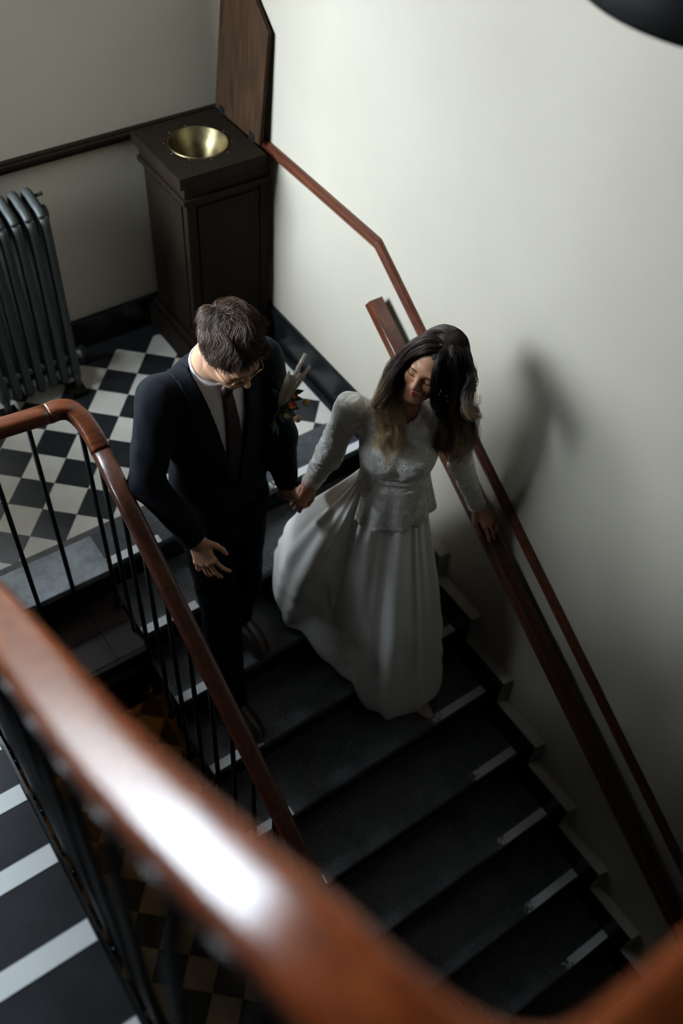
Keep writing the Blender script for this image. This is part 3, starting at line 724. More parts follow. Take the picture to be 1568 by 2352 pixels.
# ---- head (local: +x subject's right, +y face, +z up, origin between the ears)
def head(female, skin, lip, brow, neck_local, s=1.0):
    fw = .94 if female else 1.0
    nb = np.asarray(neck_local, float)
    def f(P):
        X = P.copy(); X[:, 0] = np.abs(P[:, 0])
        d = ell(P, (0, -.012, .035), (.0755 * fw, .096, .088))
        d = smin(d, ell(P, (0, .028, -.035), (.060 * fw, .064, .080)), .03)
        d = smin(d, cap(X, (.054 * fw, .0, -.050), (.016, .066, -.100), .019, .017), .022)
        d = smin(d, sph(P, (0, .074, -.101), .018 if female else .021), .02)
        d = smin(d, sph(X, (.037 * fw, .058, -.028), .027), .022)                      # cheek
        d = smin(d, cap(P, (-.03, .080, .020), (.03, .080, .020), .013), .018)         # brow ridge
        d = smax(d, -ell(X, (.0315, .1005, -.002), (.020, .016, .0125)), .012)          # eye socket
        d = smin(d, sph(X, (.0310, .0715, -.002), .0148), .004)                         # lid over eyeball
        nl = .105 if female else .111
        d = smin(d, cap(P, (0, .088, .010), (0, nl, -.031), .0065, .0092), .012)        # nose
        d = smin(d, sph(P, (0, nl + .001, -.033), .0098), .006)
        d = smin(d, sph(X, (.0115, .096, -.038), .0075), .007)
        d = smin(d, ell(P, (0, .083, -.062), (.028, .016, .018)), .012)                 # muzzle
        d = smin(d, cap(X, (0, .0985, -.0575), (.0175, .0885, -.0605), .0052, .0026), .004)
        d = smin(d, cap(X, (0, .0975, -.0685), (.0160, .0885, -.0640), .0062, .0028), .004)
        d = smax(d, -cap(X, (0, .105, -.0632), (.0205, .091, -.0618), .0018, .0012), .003)
        e = ell(X, (.077 * fw, -.010, -.008), (.0075, .019, .031)); e = smax(e, -ell(X, (.085 * fw, -.006, -.004), (.006, .011, .019)), .006)
        d = smin(d, e, .008)
        d = smin(d, cap(P, (0, -.022, -.06), nb, .054 if female else .061, .055 if female else .063), .025)
        d = smin(d, sph(P, nb, .040), .02)
        return d
    lo = np.minimum(V3(-.11, -.13, -.15), nb - .16); hi = np.maximum(V3(.11, .135, .14), nb + .1)
    lo[0], hi[0] = -.16, .16
    v, q = sdf_mesh(f, lo, hi, .0021); v = smooth_verts(v, q, 2, .4)
    X = v.copy(); ax = np.abs(v[:, 0]); c = np.broadcast_to(np.array(skin), (len(v), 3)).copy()
    def blend(mask, col): c[:] = c * (1 - mask[:, None]) + np.array(col) * mask[:, None]
    warm = np.exp(-(((ax - .038) / .02) ** 2 + ((v[:, 2] + .03) / .022) ** 2)) * (v[:, 1] > .04) * .35
    blend(warm, np.array(skin) * V3(1.12, .78, .72))
    blend(((np.exp(-((v[:, 0]) / .014) ** 2 - ((v[:, 2] + .034) / .012) ** 2)) * (v[:, 1] > .09) * .3), np.array(skin) * V3(1.1, .75, .7))
    # lips
    zc = -.063 + .002 * (ax / .02) ** 2; hh = .0115 * np.sqrt(np.clip(1 - (ax / .0215) ** 2, 0, 1))
    lm = np.clip((hh - np.abs(v[:, 2] - zc)) / .0025, 0, 1) * (v[:, 1] > .075); blend(lm * .9, lip)
    blend(np.clip((.0016 - np.abs(v[:, 2] - (-.0628 + .0015 * (ax / .02) ** 2))) / .001, 0, 1) * (ax < .02) * (v[:, 1] > .075) * .6, np.array(lip) * .35)
    # brows
    bx = (ax - .033) / .021; bz = .0165 + .0035 * (1 - bx ** 2) - .002 * bx
    bm = np.clip((.0036 * np.clip(1.15 - .25 * np.abs(bx) - .1 * bx, 0, 2) - np.abs(v[:, 2] - bz)) / .0018, 0, 1) * np.clip((1.05 - np.abs(bx)) / .15, 0, 1) * (v[:, 1] > .05); blend(bm * .88, brow)
    # lowered lids: lash line, a sliver of eye above it is hidden by the lid; soft shade colour of the lid crease
    ex = (ax - .031) / .0145; lz = -.0085 - .0028 * (1 - ex ** 2)
    m_ = np.clip((.0026 - np.abs(v[:, 2] - lz)) / .0012, 0, 1) * np.clip((1.1 - np.abs(ex)) / .15, 0, 1) * (v[:, 1] > .06); blend(m_ * .95, (.008, .005, .004))
    m2 = np.clip((.0012 - np.abs(v[:, 2] - .0065 - .001 * (1 - ex ** 2))) / .001, 0, 1) * (np.abs(ex) < 1) * (v[:, 1] > .06); blend(m2 * .35, np.array(skin) * .35)
    return v * s, q, c

# ---- hand (local: wrist at 0, +y to the fingers, +z back of hand, +x thumb side)
def hand(curl, spread=0., thumb=((.030, .022, -.004), (.052, .052, -.012), (.060, .082, -.016), (.062, .104, -.018)), mirror=False, s=1.0, skin=(.4, .22, .14), fore=.10, wr=.026, fd=(0, -1, 0)):
    """curl: four tuples of three joint angles in degrees, index to little finger"""
    base = [(.027, .088, .001), (.0065, .092, .004), (-.0135, .088, .003), (-.0315, .078, -.001)]
    ln = [(.043, .026, .021), (.047, .030, .022), (.043, .028, .021), (.034, .021, .019)]
    r0 = [.0088, .0090, .0086, .0076]; segs = []; tips = []
    for i in range(4):
        p = np.array(base[i]); a = 0.; sp = math.radians((1.5 - i) * spread)
        for j in range(3):
            a += math.radians(curl[i][j]); d = V3(math.sin(sp) * math.cos(a), math.cos(sp) * math.cos(a), -math.sin(a)); q = p + d * ln[i][j]
            segs.append((p, q, r0[i] * (1 - .09 * j), r0[i] * (1 - .09 * (j + 1)), i)); p = q
        tips.append((p, d, i))
    th = [np.array(t) for t in thumb]; fd = nrm(fd); fo = fd * (V3(-1, 1, 1) if mirror else 1) * fore
    def f(P):
        d = uni([cap(P, (.012, .004, 0), (.025, .085, 0), .0125, .0115), cap(P, (.002, .0, .001), (.006, .088, .002), .0145, .012), cap(P, (-.006, .0, .001), (-.013, .084, .001), .014, .0115), cap(P, (-.013, .002, -.001), (-.030, .074, -.002), .0125, .0105)], .016)
        d = smin(d, ell(P, (.017, .035, -.010), (.017, .032, .013)), .012); d = smin(d, ell(P, (-.022, .038, -.008), (.012, .034, .012)), .012)
        fs = None
        for i in range(4):
            g = uni([cap(P, *sg[:4]) for sg in segs if sg[4] == i], .004); g = smin(g, sph(P, base[i], .0105 if i < 3 else .009), .006)
            fs = g if fs is None else smin(fs, g, .0016)
        d = smin(d, fs, .008)
        t = uni([cap(P, th[0], th[1], .0135, .0105), cap(P, th[1], th[2], .0102, .0092), cap(P, th[2], th[3], .0090, .0074)], .005)
        d = smin(d, t, .011)
        d = smin(d, cap(P, (.0, .0, 0) , fo, wr * .80, wr * .95), .018)
        d = smin(d, cap(P, (.010, .0, 0) , fo + V3(.008, 0, 0), wr * .62, wr * .8), .012); d = smin(d, cap(P, (-.010, 0, 0), fo - V3(.008, 0, 0), wr * .62, wr * .8), .012)
        return d
    pts = np.array([sg[0] for sg in segs] + [sg[1] for sg in segs] + list(th) + [fo, (.03, 0, 0), (-.045, .05, 0)])
    v, q = sdf_mesh(f, pts.min(0) - .034, pts.max(0) + .034, .0019); v = smooth_verts(v, q, 1, .4)
    c = np.broadcast_to(np.array(skin), (len(v), 3)).copy()
    for (p, d, i) in tips + [(th[3], nrm(th[3] - th[2]), 4)]:      # nails
        up_ = V3(0, 0, 1) if i < 4 else V3(.5, 0, .85); n_ = nrm(up_ - d * (up_ @ d)); ce = p + d * .001 + n_ * .006
        m = np.clip((.0065 - np.linalg.norm(v - ce, axis=1)) / .002, 0, 1); c = c * (1 - .5 * m[:, None]) + .5 * m[:, None] * np.array(skin) * V3(1.6, 1.6, 1.7)
    for sg in segs:                                                 # knuckle warmth
        m = np.exp(-(np.linalg.norm(v - sg[0], axis=1) / .011) ** 2) * .28; c = c * (1 - m[:, None]) + m[:, None] * np.array(skin) * V3(1.05, .72, .65)
    if mirror: v = v * V3(-1, 1, 1); q = q[:, ::-1]
    return v * s, q, c

# ---- strands
def strands_mesh(curves, rad, sides=3):
    """curves (n, m, 3), rad (n, m): vectorised tapered prisms"""
    n, m, _ = curves.shape; t = np.gradient(curves, axis=1); t /= np.linalg.norm(t, axis=2, keepdims=True) + 1e-9
    ref = np.broadcast_to(np.array([.31, .52, .79]), t.shape); a = np.cross(t, ref); a /= np.linalg.norm(a, axis=2, keepdims=True) + 1e-9; b = np.cross(t, a)
    V = np.stack([curves + rad[..., None] * (math.cos(2 * math.pi * k / sides) * a + math.sin(2 * math.pi * k / sides) * b) for k in range(sides)], 2)
    i = np.arange(n)[:, None, None] * m * sides; j = np.arange(m - 1)[None, :, None] * sides; k = np.arange(sides)[None, None, :]; k2 = (k + 1) % sides
    Q = np.stack([i + j + k, i + j + k2, i + j + sides + k2, i + j + sides + k], -1).reshape(-1, 4)
    return V.reshape(-1, 3), Q
def hair_from_guides(guides, per, spread, rad, m=26, wave=.004, freq=3., seed=1, root=(.02, .013, .010), tip=(.05, .03, .02), tipstart=.6, tipamt=None, fray=1.5, sink=None):
    r = np.random.default_rng(seed); Cs, Rs, Cc = [], [], []
    for gi, g in enumerate(guides):
        g = np.asarray(g, float); L = np.r_[0, np.cumsum(np.linalg.norm(np.diff(g, axis=0), axis=1))]; tt = np.linspace(0, L[-1], m)
        g = np.stack([np.interp(tt, L, g[:, k]) for k in range(3)], 1); t = np.linspace(0, 1, m)
        tn = np.gradient(g, axis=0); tn /= np.linalg.norm(tn, axis=1)[:, None] + 1e-9
        a = np.cross(tn, V3(.3, .5, .8)); a /= np.linalg.norm(a, axis=1)[:, None] + 1e-9; b = np.cross(tn, a)
        ph0 = r.uniform(0, 6.28); ta = (tipamt[gi] if tipamt is not None else 1.)
        for s_ in range(per):
            rr = math.sqrt(r.uniform(0, 1)) * spread; th = r.uniform(0, 6.28)
            prof = np.sin(np.pi * np.clip(.18 + .75 * t, 0, 1)) ** .7 * (1 + (fray - 1) * np.clip(t - .75, 0, 1) * 4 * r.uniform(.2, 1))
            ph = ph0 + r.normal() * .35; am = wave * (np.clip(t * 1.6 - .25, 0, 1)) * r.uniform(.6, 1.3); fq = freq * r.uniform(.9, 1.1)
            o1 = rr * math.cos(th) * prof + am * np.cos(2 * np.pi * fq * t + ph); o2 = rr * math.sin(th) * prof + am * np.sin(2 * np.pi * fq * t + ph)
            e = m if r.uniform() < .7 else int(m * r.uniform(.75, 1))
            c = g + a * o1[:, None] + b * o2[:, None]
            if sink is not None:
                k_ = np.clip(1 - t / r.uniform(.10, .26), 0, 1)[:, None] ** 1.5; dv = sink - c; c = c + dv / np.linalg.norm(dv, axis=1)[:, None] * .028 * k_
            if e < m: c = np.stack([np.interp(np.linspace(0, e - 1, m), np.arange(m), c[:, k]) for k in range(3)], 1)
            Cs.append(c); Rs.append(rad * r.uniform(.7, 1.3) * (1 - .75 * t ** 2))
            sh = r.uniform(.6, 1.5); mixv = (np.clip((t - tipstart + r.normal() * .08) / (1 - tipstart), 0, 1) * ta)[:, None]
            Cc.append((np.array(root) * (1 - mixv) + np.array(tip) * mixv) * sh)
    V, Q = strands_mesh(np.array(Cs), np.array(Rs)); C_ = np.repeat(np.array(Cc).reshape(-1, 3), 3, axis=0)
    return V, Q, C_

# ================================================================== the groom
G_SK = (.50, .275, .17)
gRs, gLs = V3(-1.11, -1.58, 1.095), V3(-.73, -1.585, 1.095)
gRe, gRw = V3(-1.205, -1.635, .81), V3(-1.118, -1.785, .595)
gLe, gLw = V3(-.725, -1.69, .82), V3(-.712, -1.715, .585)
gN, gO, gP = V3(-.92, -1.592, 1.165), V3(-.92, -1.585, 1.095), V3(-.93, -1.62, .55)
gHips = (V3(-1.02, -1.63, .54), V3(-.84, -1.63, .54))
gRleg = (V3(-1.05, -1.80, .06), V3(-1.07, -1.885, -.425)); gLleg = (V3(-.895, -1.70, .10), V3(-.892, -1.632, -.255))
gH = V3(-.893, -1.668, 1.262); gHF = frame((.10, -.85, -.52), (0, 0, 1))
gT = frame((.03, -1, .03), gO - gP)
def gl(P): return (P - gO) @ gT                      # torso-local
def g_torso(q, o=0.):
    d = uni([ell(q, (0, -.005, -.15), (.185 + o, .118 + o, .21)), ell(q, (0, .01, -.36), (.165 + o, .112 + o, .22)), ell(q, (0, .0, -.56), (.180 + o, .125 + o, .24))], .06)
    d = smin(d, cap(q, (-.165, -.012, -.015), (.165, -.012, -.015), .062 + o), .05)
    return smin(d, cap(q, (0, -.02, .0), (0, -.005, .06), .085 + o, .06), .05)
def arm(P, s, e, w_, r0, r1, r2, cut=True):
    d = smin(cap(P, s, e, r0, r1), cap(P, e, w_, r1, r2), .02)
    if cut: n = nrm(w_ - e); d = np.maximum(d, (P - w_) @ n)
    return d
def g_jacket0(P):
    q = gl(P); d = g_torso(q, .012)
    d = np.maximum(d, -.735 - q[:, 2])
    d = smin(d, arm(P, gRs, gRe, gRw, .070, .060, .047), .03); d = smin(d, arm(P, gLs, gLe, gLw, .070, .058, .045), .03)
    d = d + .0045 * fbm(P, 24, 3) * np.clip((q[:, 2] * -1 + .05) * 3, 0, 1) + .003 * fbm(P, 50, 9) * (np.abs(q[:, 0]) > .17)
    return d
ZB = -.40
def g_v(q): return .082 * np.clip((q[:, 2] - ZB) / (.05 - ZB), 0, 1.3) ** .9
def g_jacket(P):
    q = gl(P); d = g_jacket0(P)
    wedge = np.maximum(np.abs(q[:, 0]) - g_v(q), -q[:, 1] + .0); wedge = np.where(q[:, 2] > ZB, wedge, .1)
    d = np.maximum(d, -wedge)
    slit = np.maximum(np.abs(q[:, 0] + .012 + (ZB - q[:, 2]) * .12) - .0022 - np.clip(-.60 - q[:, 2], 0, 1) * .35, -q[:, 1]); slit = np.where(q[:, 2] < ZB + .01, slit, .1)
    d = np.maximum(d, -np.maximum(slit, -(g_torso(q, .0))))
    d = np.maximum(d, -cap(q, (0, .02, .0), (0, .05, .16), .070, .085))
    return np.maximum(d, q[:, 2] - .085)
groom = None
def build_groom():
    global groom
    hv, hq, hc = head(False, G_SK, (.42, .17, .13), (.03, .018, .012), (gN - gH) @ gHF)
    hv = hv @ gHF.T + gH; parts = [(hv, hq, hc)]
    # right hand hanging open before the thigh
    Fh = frame((.10, -.45, -.88), (-.55, -.76, .34))
    v, q, c = hand([(12, 18, 10), (10, 20, 12), (14, 22, 12), (20, 22, 12)], 11., mirror=True, skin=G_SK, thumb=((.028, .020, -.004), (.050, .044, -.012), (.062, .068, -.020), (.066, .090, -.026)), s=1.04, fore=.10, fd=(gRe - gRw) @ Fh)
    parts.append((v @ Fh.T + gRw, q, c))
    # left hand, closed around the bride's
    Fh = frame((.16, .0, -.98), (-.86, -.50, 0))
    v, q, c = hand([(24, 36, 22), (30, 44, 26), (34, 46, 28), (36, 48, 30)], 3., mirror=False, skin=G_SK, thumb=((.028, .020, -.006), (.044, .046, -.022), (.046, .074, -.034), (.040, .094, -.044)), s=1.04, fore=.10, fd=(gLe - gLw) @ Fh)
    parts.append((v @ Fh.T + gLw + V3(.0, .012, -.006), q, c))
    def body(P):
        q = gl(P); d = g_torso(q, -.02)
        for h_, (k, a) in zip(gHips, (gRleg, gLleg)): d = smin(d, uni([cap(P, h_, k, .075, .05), cap(P, k, a, .05, .04)], .03), .04)
        d = smin(d, arm(P, gRs, gRe, gRw, .045, .04, .03, False), .03); d = smin(d, arm(P, gLs, gLe, gLw, .045, .04, .03, False), .03)
        return smin(d, cap(P, gN, gN + V3(0, -.01, .05), .055), .03)
    v, q = sdf_mesh(body, (-1.35, -2.0, -.5), (-.6, -1.4, 1.25), .014); parts.append((v, q, np.array(G_SK)))
    V, Q, Cc = join(parts); groom = qmesh('person', V, Q, 'skin', None, True, Cc)
    tag(groom, 'man in a dark navy suit looking down, wearing glasses and holding the bride\'s hand', 'person')
    v, q = sdf_mesh(g_jacket, (-1.36, -2.02, .30), (-.58, -1.36, 1.24), .0062); v = smooth_verts(v, q, 2, .5)
    qmesh('suit_jacket', v, q, 'suit_navy', groom)
    # lapels: raised panels either side of the opening
    for sg in (-1, 1):
        def lap(P):
            q = gl(P); d = g_jacket0(P) - .007; ax = q[:, 0] * sg; wv = g_v(q); z = q[:, 2]
            wl = np.interp(z, [ZB, -.12, -.045, -.044, .03, .09], [.0, .082, .088, .058, .05, .05])
            r = np.maximum(wv - .002 - ax, ax - wv - wl); r = np.maximum(r, np.maximum(z - .085, ZB - z)); r = np.maximum(r, -q[:, 1] - .05)
            return np.maximum(np.maximum(d, r), -(g_jacket0(P) + .010))
        c0 = gO + gT @ V3(.09 * sg, .06, -.15); v, q = sdf_mesh(lap, c0 - .28, c0 + .28, .0045); v = smooth_verts(v, q, 1, .5)
        qmesh('lapel', v, q, 'suit_navy', groom)
    # shirt with collar, tie
    def shirt(P):
        q = gl(P); d = g_torso(q, -.002); d = np.maximum(d, q[:, 2] - .05); d = np.maximum(d, -.47 - q[:, 2]); d = np.maximum(d, -q[:, 1] - .02)
        d = np.maximum(d, np.abs(q[:, 0]) - .11)
        a, b = V3(0, -.012, .0), V3(0, .022, .105); t = np.clip(((q - a) @ (b - a)) / ((b - a) @ (b - a)), 0, 1)
        rad = np.linalg.norm((q - a - t[:, None] * (b - a)) * V3(1, .95, 1), axis=1); col = np.abs(rad - (.074 - .006 * t)) - .004
        n_ = nrm(b - a); hgt = (q - a) @ n_; col = np.maximum(col, np.maximum(hgt - .083 + .25 * np.clip(q[:, 1], 0, 1), .015 - hgt))
        return smin(d, col, .006)
    c0 = gO + gT @ V3(0, .03, -.15); v, q = sdf_mesh(shirt, c0 - V3(.14, .2, .36), c0 + V3(.14, .22, .32), .0042); v = smooth_verts(v, q, 1, .5)
    qmesh('shirt', v, q, 'shirt_white', groom)
    def tie(P):
        q = gl(P); z = q[:, 2]; w_ = np.interp(z, [-.46, -.02, .015, .05], [.046, .020, .017, .021]); ce = -.004 + (z + .02) * .02
        d = np.maximum(np.maximum(g_torso(q, -.002) - .009, np.abs(q[:, 0] - ce) - w_), np.maximum(z - .012, -.455 - z)); d = np.maximum(d, -q[:, 1])
        return smin(d, ell(q, (0, .094, .022), (.021, .016, .024)), .006)
    v, q = sdf_mesh(tie, c0 - V3(.1, .2, .36), c0 + V3(.1, .22, .3), .0038); v = smooth_verts(v, q, 1, .5); qmesh('tie', v, q, 'tie_burgundy', groom)
    def trousers(P):
        d = ell(P, gP + V3(0, 0, -.02), (.175, .125, .20)); d = np.maximum(d, P[:, 2] - .62)
        for h_, (k, a) in zip(gHips, (gRleg, gLleg)):
            n_ = nrm(a - k); lg = uni([cap(P, h_, k, .094, .070), cap(P, k, a + n_ * .03, .070, .062)], .03); lg = np.maximum(lg, (P - a) @ n_ - .035); d = smin(d, lg, .018)
        return d + .005 * fbm(P, 26, 5) + .003 * fbm(P, 55, 6)
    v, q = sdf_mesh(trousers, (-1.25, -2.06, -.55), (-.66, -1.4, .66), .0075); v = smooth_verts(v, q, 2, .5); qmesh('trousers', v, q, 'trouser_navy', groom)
    for (toe, heel) in ((V3(-.868, -1.828, -.343), V3(-.895, -1.578, -.343)), (V3(-1.045, -2.085, -.515), V3(-1.075, -1.845, -.515))):
        Fs = frame(toe - heel, (0, 0, 1)); L = np.linalg.norm(toe - heel)
        def shoe(P):
            q = (P - heel) @ Fs
            d = uni([ell(q, (0, .075, .045), (.036, .075, .05)), ell(q, (0, L - .105, .03), (.046, .105, .036)), cap(q, (0, .05, .07), (0, .06, .105), .04, .036), ell(q, (0, L * .55, .045), (.038, .09, .042))], .03)
            d = np.maximum(d, .004 - q[:, 2]); sole = np.maximum(np.maximum(np.abs(q[:, 2] - .006) - .0055, np.linalg.norm(np.stack([q[:, 0] / (.047 - .012 * np.exp(-((q[:, 1] - L * .42) / .06) ** 2)), np.clip(np.abs(q[:, 1] - L / 2) - L / 2 + .045, 0, 9) / .047], 1), axis=1) * .045 - .045), -1)
            return smin(d, sole, .003)
        v, q = sdf_mesh(shoe, heel - V3(.12, .35, .02), heel + V3(.12, .1, .16), .004); v = smooth_verts(v, q, 1, .4); qmesh('shoe', v, q, 'shoe_leather', groom)
    # hair: cap under combed-forward strands
    rad = V3(.086, .107, .097); cc = V3(0, -.016, .038)
    def capf(P):
        d = ell(P, cc, rad + .004); X = P.copy(); X[:, 0] = abs(X[:, 0])
        face = np.maximum(np.minimum(.030 - P[:, 1], .072 - P[:, 1]), 0) * 0
        hl = np.interp(P[:, 1], [-.12, -.05, -.01, .03, .06, .085], [-.055, -.045, -.012, .025, .084, .094])
        return smax(d, hl - P[:, 2], .012)
    v, q = sdf_mesh(capf, (-.1, -.13, -.1), (.1, .1, .15), .004)
    v = v + 0; hcap = (v, q, np.array((.011, .0075, .0055)))
    r = np.random.default_rng(4); n = 5200; u = r.normal(size=(n * 3, 3)); u /= np.linalg.norm(u, axis=1)[:, None]; p = cc + u * rad
    hl = np.interp(p[:, 1], [-.12, -.05, -.01, .03, .06, .085], [-.06, -.05, -.02, .025, .082, .092]); p = p[p[:, 2] > hl][:n]; n = len(p)
    m = 12; Cv = np.zeros((n, m, 3)); cur = p.copy(); Ln = np.where(p[:, 2] > .06, r.uniform(.05, .095, n), r.uniform(.025, .05, n)); Ln = np.where(p[:, 1] > .025, Ln * np.interp(p[:, 1], [.025, .09], [.85, .38]), Ln); ph = 5 * fbm(p, 38, 2)
    crown = V3(.012, -.075, .10)
    for i in range(m):
        Cv[:, i] = cur; t = i / (m - 1)
        nrm_ = (cur - cc) / rad ** 2; nrm_ /= np.linalg.norm(nrm_, axis=1)[:, None]
        aw = cur - crown; aw /= np.linalg.norm(aw, axis=1)[:, None] + 1e-6
        side = np.tanh(cur[:, 0] / .03)[:, None]
        d = .55 * aw + V3(0, .75, 0) * (cur[:, 2:3] > .05) + V3(.55, 0, -.15) * side + V3(0, -.6, -.8) * (cur[:, 2:3] < .04)
        d = d + .85 * np.cos(ph + 7 * t)[:, None] * np.cross(d, nrm_)
        d = d - nrm_ * (d * nrm_).sum(1)[:, None]; d /= np.linalg.norm(d, axis=1)[:, None] + 1e-6
        lift = (1.15 - 1.7 * t) * (.65 + .5 * np.sin(ph))
        step = d + nrm_ * np.clip(lift, -.35, 1)[:, None] * np.where(p[:, 2] > .05, .75, .25)[:, None]
        cur = cur + step * (Ln / m)[:, None]
        k0 = np.linalg.norm((cur - cc) / rad, axis=1); cur = np.where((k0 < 1.05)[:, None], cc + (cur - cc) * (1.05 / k0)[:, None], cur)
    rd_ = np.broadcast_to((.00075 * (1 - .7 * np.linspace(0, 1, m) ** 2))[None], (n, m)) * r.uniform(.7, 1.4, (n, 1))
    sv, sq = strands_mesh(Cv, rd_); sc_ = np.repeat(np.repeat(r.uniform(.55, 1.8, n), m)[:, None] * np.array((.058, .033, .020)), 3, axis=0)
    V, Q, Cc = join([hcap, (sv, sq, sc_)]); qmesh('hair', V @ gHF.T + gH, Q, 'hair_strands', groom, True, Cc)
    # glasses: thin gold wire
    gs = bpy.data.objects.new('glasses', None)
    def w(p): return gH + gHF @ V3(*p)
    P_ = []
    def rim(sx):
        return [w((sx * .033 + .0245 * math.cos(a), .1005 - .006 * (abs(sx * .033 + .0245 * math.cos(a)) / .06), -.008 + .019 * math.sin(a) - .002)) for a in np.linspace(0, 2 * math.pi, 33)]
    V, F = [], []
    for path in (rim(1), rim(-1), [w((-.0095, .1, -.002)), w((-.004, .106, .001)), w((.004, .106, .001)), w((.0095, .1, -.002))],
                 [w((.0575, .0965, -.004)), w((.068, .088, -.003)), w((.074, .05, -.001)), w((.079, .0, .0)), w((.077, -.025, -.015))],
                 [w((-.0575, .0965, -.004)), w((-.068, .088, -.003)), w((-.074, .05, -.001)), w((-.079, .0, .0)), w((-.077, -.025, -.015))]):
        a, b = tube_vf(path, .0011, 6, off=len(V)); V += a; F += b
    o = mesh('glasses', V, F, 'gold', groom, True); o['label'] = 'thin gold wire glasses'
    b_ = gO + gT @ V3(0, .132, ZB - .03); tube('button', [b_, b_ + gT @ V3(0, .006, 0)], .008, 'cord_black', None, n=12).parent = groom
    # boutonniere on his left lapel
    bt = V3(-.775, -1.728, .955); ax_ = nrm(V3(-.655, -1.70, 1.145) - bt)
    bo = mesh('boutonniere', *tube_vf([bt - ax_ * .03, bt + ax_ * .02, bt + ax_ * .06], [.003, .004, .003], 6), 'leaf_green', groom, True); bo['label'] = 'boutonniere of pampas grass, leaves and small dried flowers'
    sd = nrm(np.cross(ax_, V3(-.35, -.6, .7))); fr_ = V3(-.35, -.65, .67)
    rr = np.random.default_rng(2)
    for k, (ln, sp) in enumerate(((.235, 0.02), (.205, .17), (.16, -.12), (.17, .09))):
        base = bt + fr_ * (.006 + .004 * k); end = bt + ax_ * ln + sd * sp * ln + fr_ * .02; n2 = 420; Cs = np.zeros((n2, 6, 3))
        for i in range(n2):
            t = rr.uniform(.28, 1) ** .9; p0 = base + (end - base) * t; out = nrm(rr.normal(size=3)); out = nrm(out * .48 + ax_ * 1.0); l = .036 * (1.15 - t * .75)
            for j in range(6): Cs[i, j] = p0 + out * l * j / 5 + fr_ * .0
        sv, sq = strands_mesh(Cs, np.full((n2, 6), .00075) * np.linspace(1, .3, 6)[None])
        st_ = tube_vf([base, (base + end) / 2, end], .0012, 4); qmesh('pampas_plume', sv, sq, 'pampas', bo)
    def leaf(p, d, up, l, wd, name='leaf'):
        d = nrm(d); s_ = nrm(np.cross(d, up)); u_ = np.cross(s_, d); V, F = [], []
        for i, t in enumerate(np.linspace(0, 1, 8)):
            h_ = wd * math.sin(math.pi * min(1, t ** .8 * .97 + .02)); c_ = p + d * l * t + u_ * (.25 * l * t * (1 - t))
            V += [c_ - s_ * h_ + u_ * .15 * h_, c_, c_ + s_ * h_ + u_ * .15 * h_]
        F = [(3 * i + j, 3 * i + j + 1, 3 * i + j + 4, 3 * i + j + 3) for i in range(7) for j in (0, 1)]
        o = mesh(name, V, F, 'leaf_green', bo, True); md = o.modifiers.new('solid', 'SOLIDIFY'); md.thickness = .0006; return o
    for (al, s0, dx, up0, l, wd) in ((.09, .012, .9, .3, .05, .011), (.075, -.01, -.9, .5, .045, .010), (.05, .015, 1.2, -.2, .05, .011), (.03, .008, .8, -.7, .04, .009), (.10, -.012, -.7, .7, .04, .009), (.11, .02, .8, .6, .04, .009), (.0, .004, .3, -1.2, .05, .006), (-.01, .012, .6, -1.0, .045, .006), (.06, .02, 1.1, .3, .045, .010)):
        leaf(bt + ax_ * al + sd * s0 + fr_ * .008, ax_ * up0 + sd * dx + fr_ * .25, fr_, l, wd)
    for (al, s0, r_, mm, nm) in ((.098, .072, .0115, 'flower_straw', 'dried_flower'), (.036, .068, .0125, 'flower_straw', 'dried_flower'), (.03, .034, .010, 'flower_straw', 'dried_flower'), (.074, .036, .012, 'flower_orange', 'orange_flower'), (.105, .03, .008, 'flower_orange', 'orange_flower')):
        ce = bt + ax_ * al + sd * s0 + fr_ * .016; V, F = [], []
        if nm == 'dried_flower':
            v, q = sdf_mesh(lambda P: sph(P, ce, r_) + .0022 * np.sin(P @ V3(900, 300, 0)) * np.sin(P @ V3(0, 700, 700)), ce - .02, ce + .02, .002); qmesh(nm, v, q, mm, bo)
        else:
            for j in range(9):
                a = j * 2.4; d = nrm(fr_ * .7 + sd * math.cos(a) + ax_ * math.sin(a)); tip = ce + d * r_ * 1.5; s_ = nrm(np.cross(d, fr_)) * r_ * .5; k = len(V)
                V += [ce, ce + d * r_ + s_, tip, ce + d * r_ - s_]; F.append((k, k + 1, k + 2, k + 3))
            mesh(nm, V, F, mm, bo)
        s0v, s0f = tube_vf([bt + ax_ * .01 + fr_ * .008, ce - fr_ * .004], .0009, 5); mesh('stem', s0v, s0f, 'leaf_green', bo, True)
build_groom()

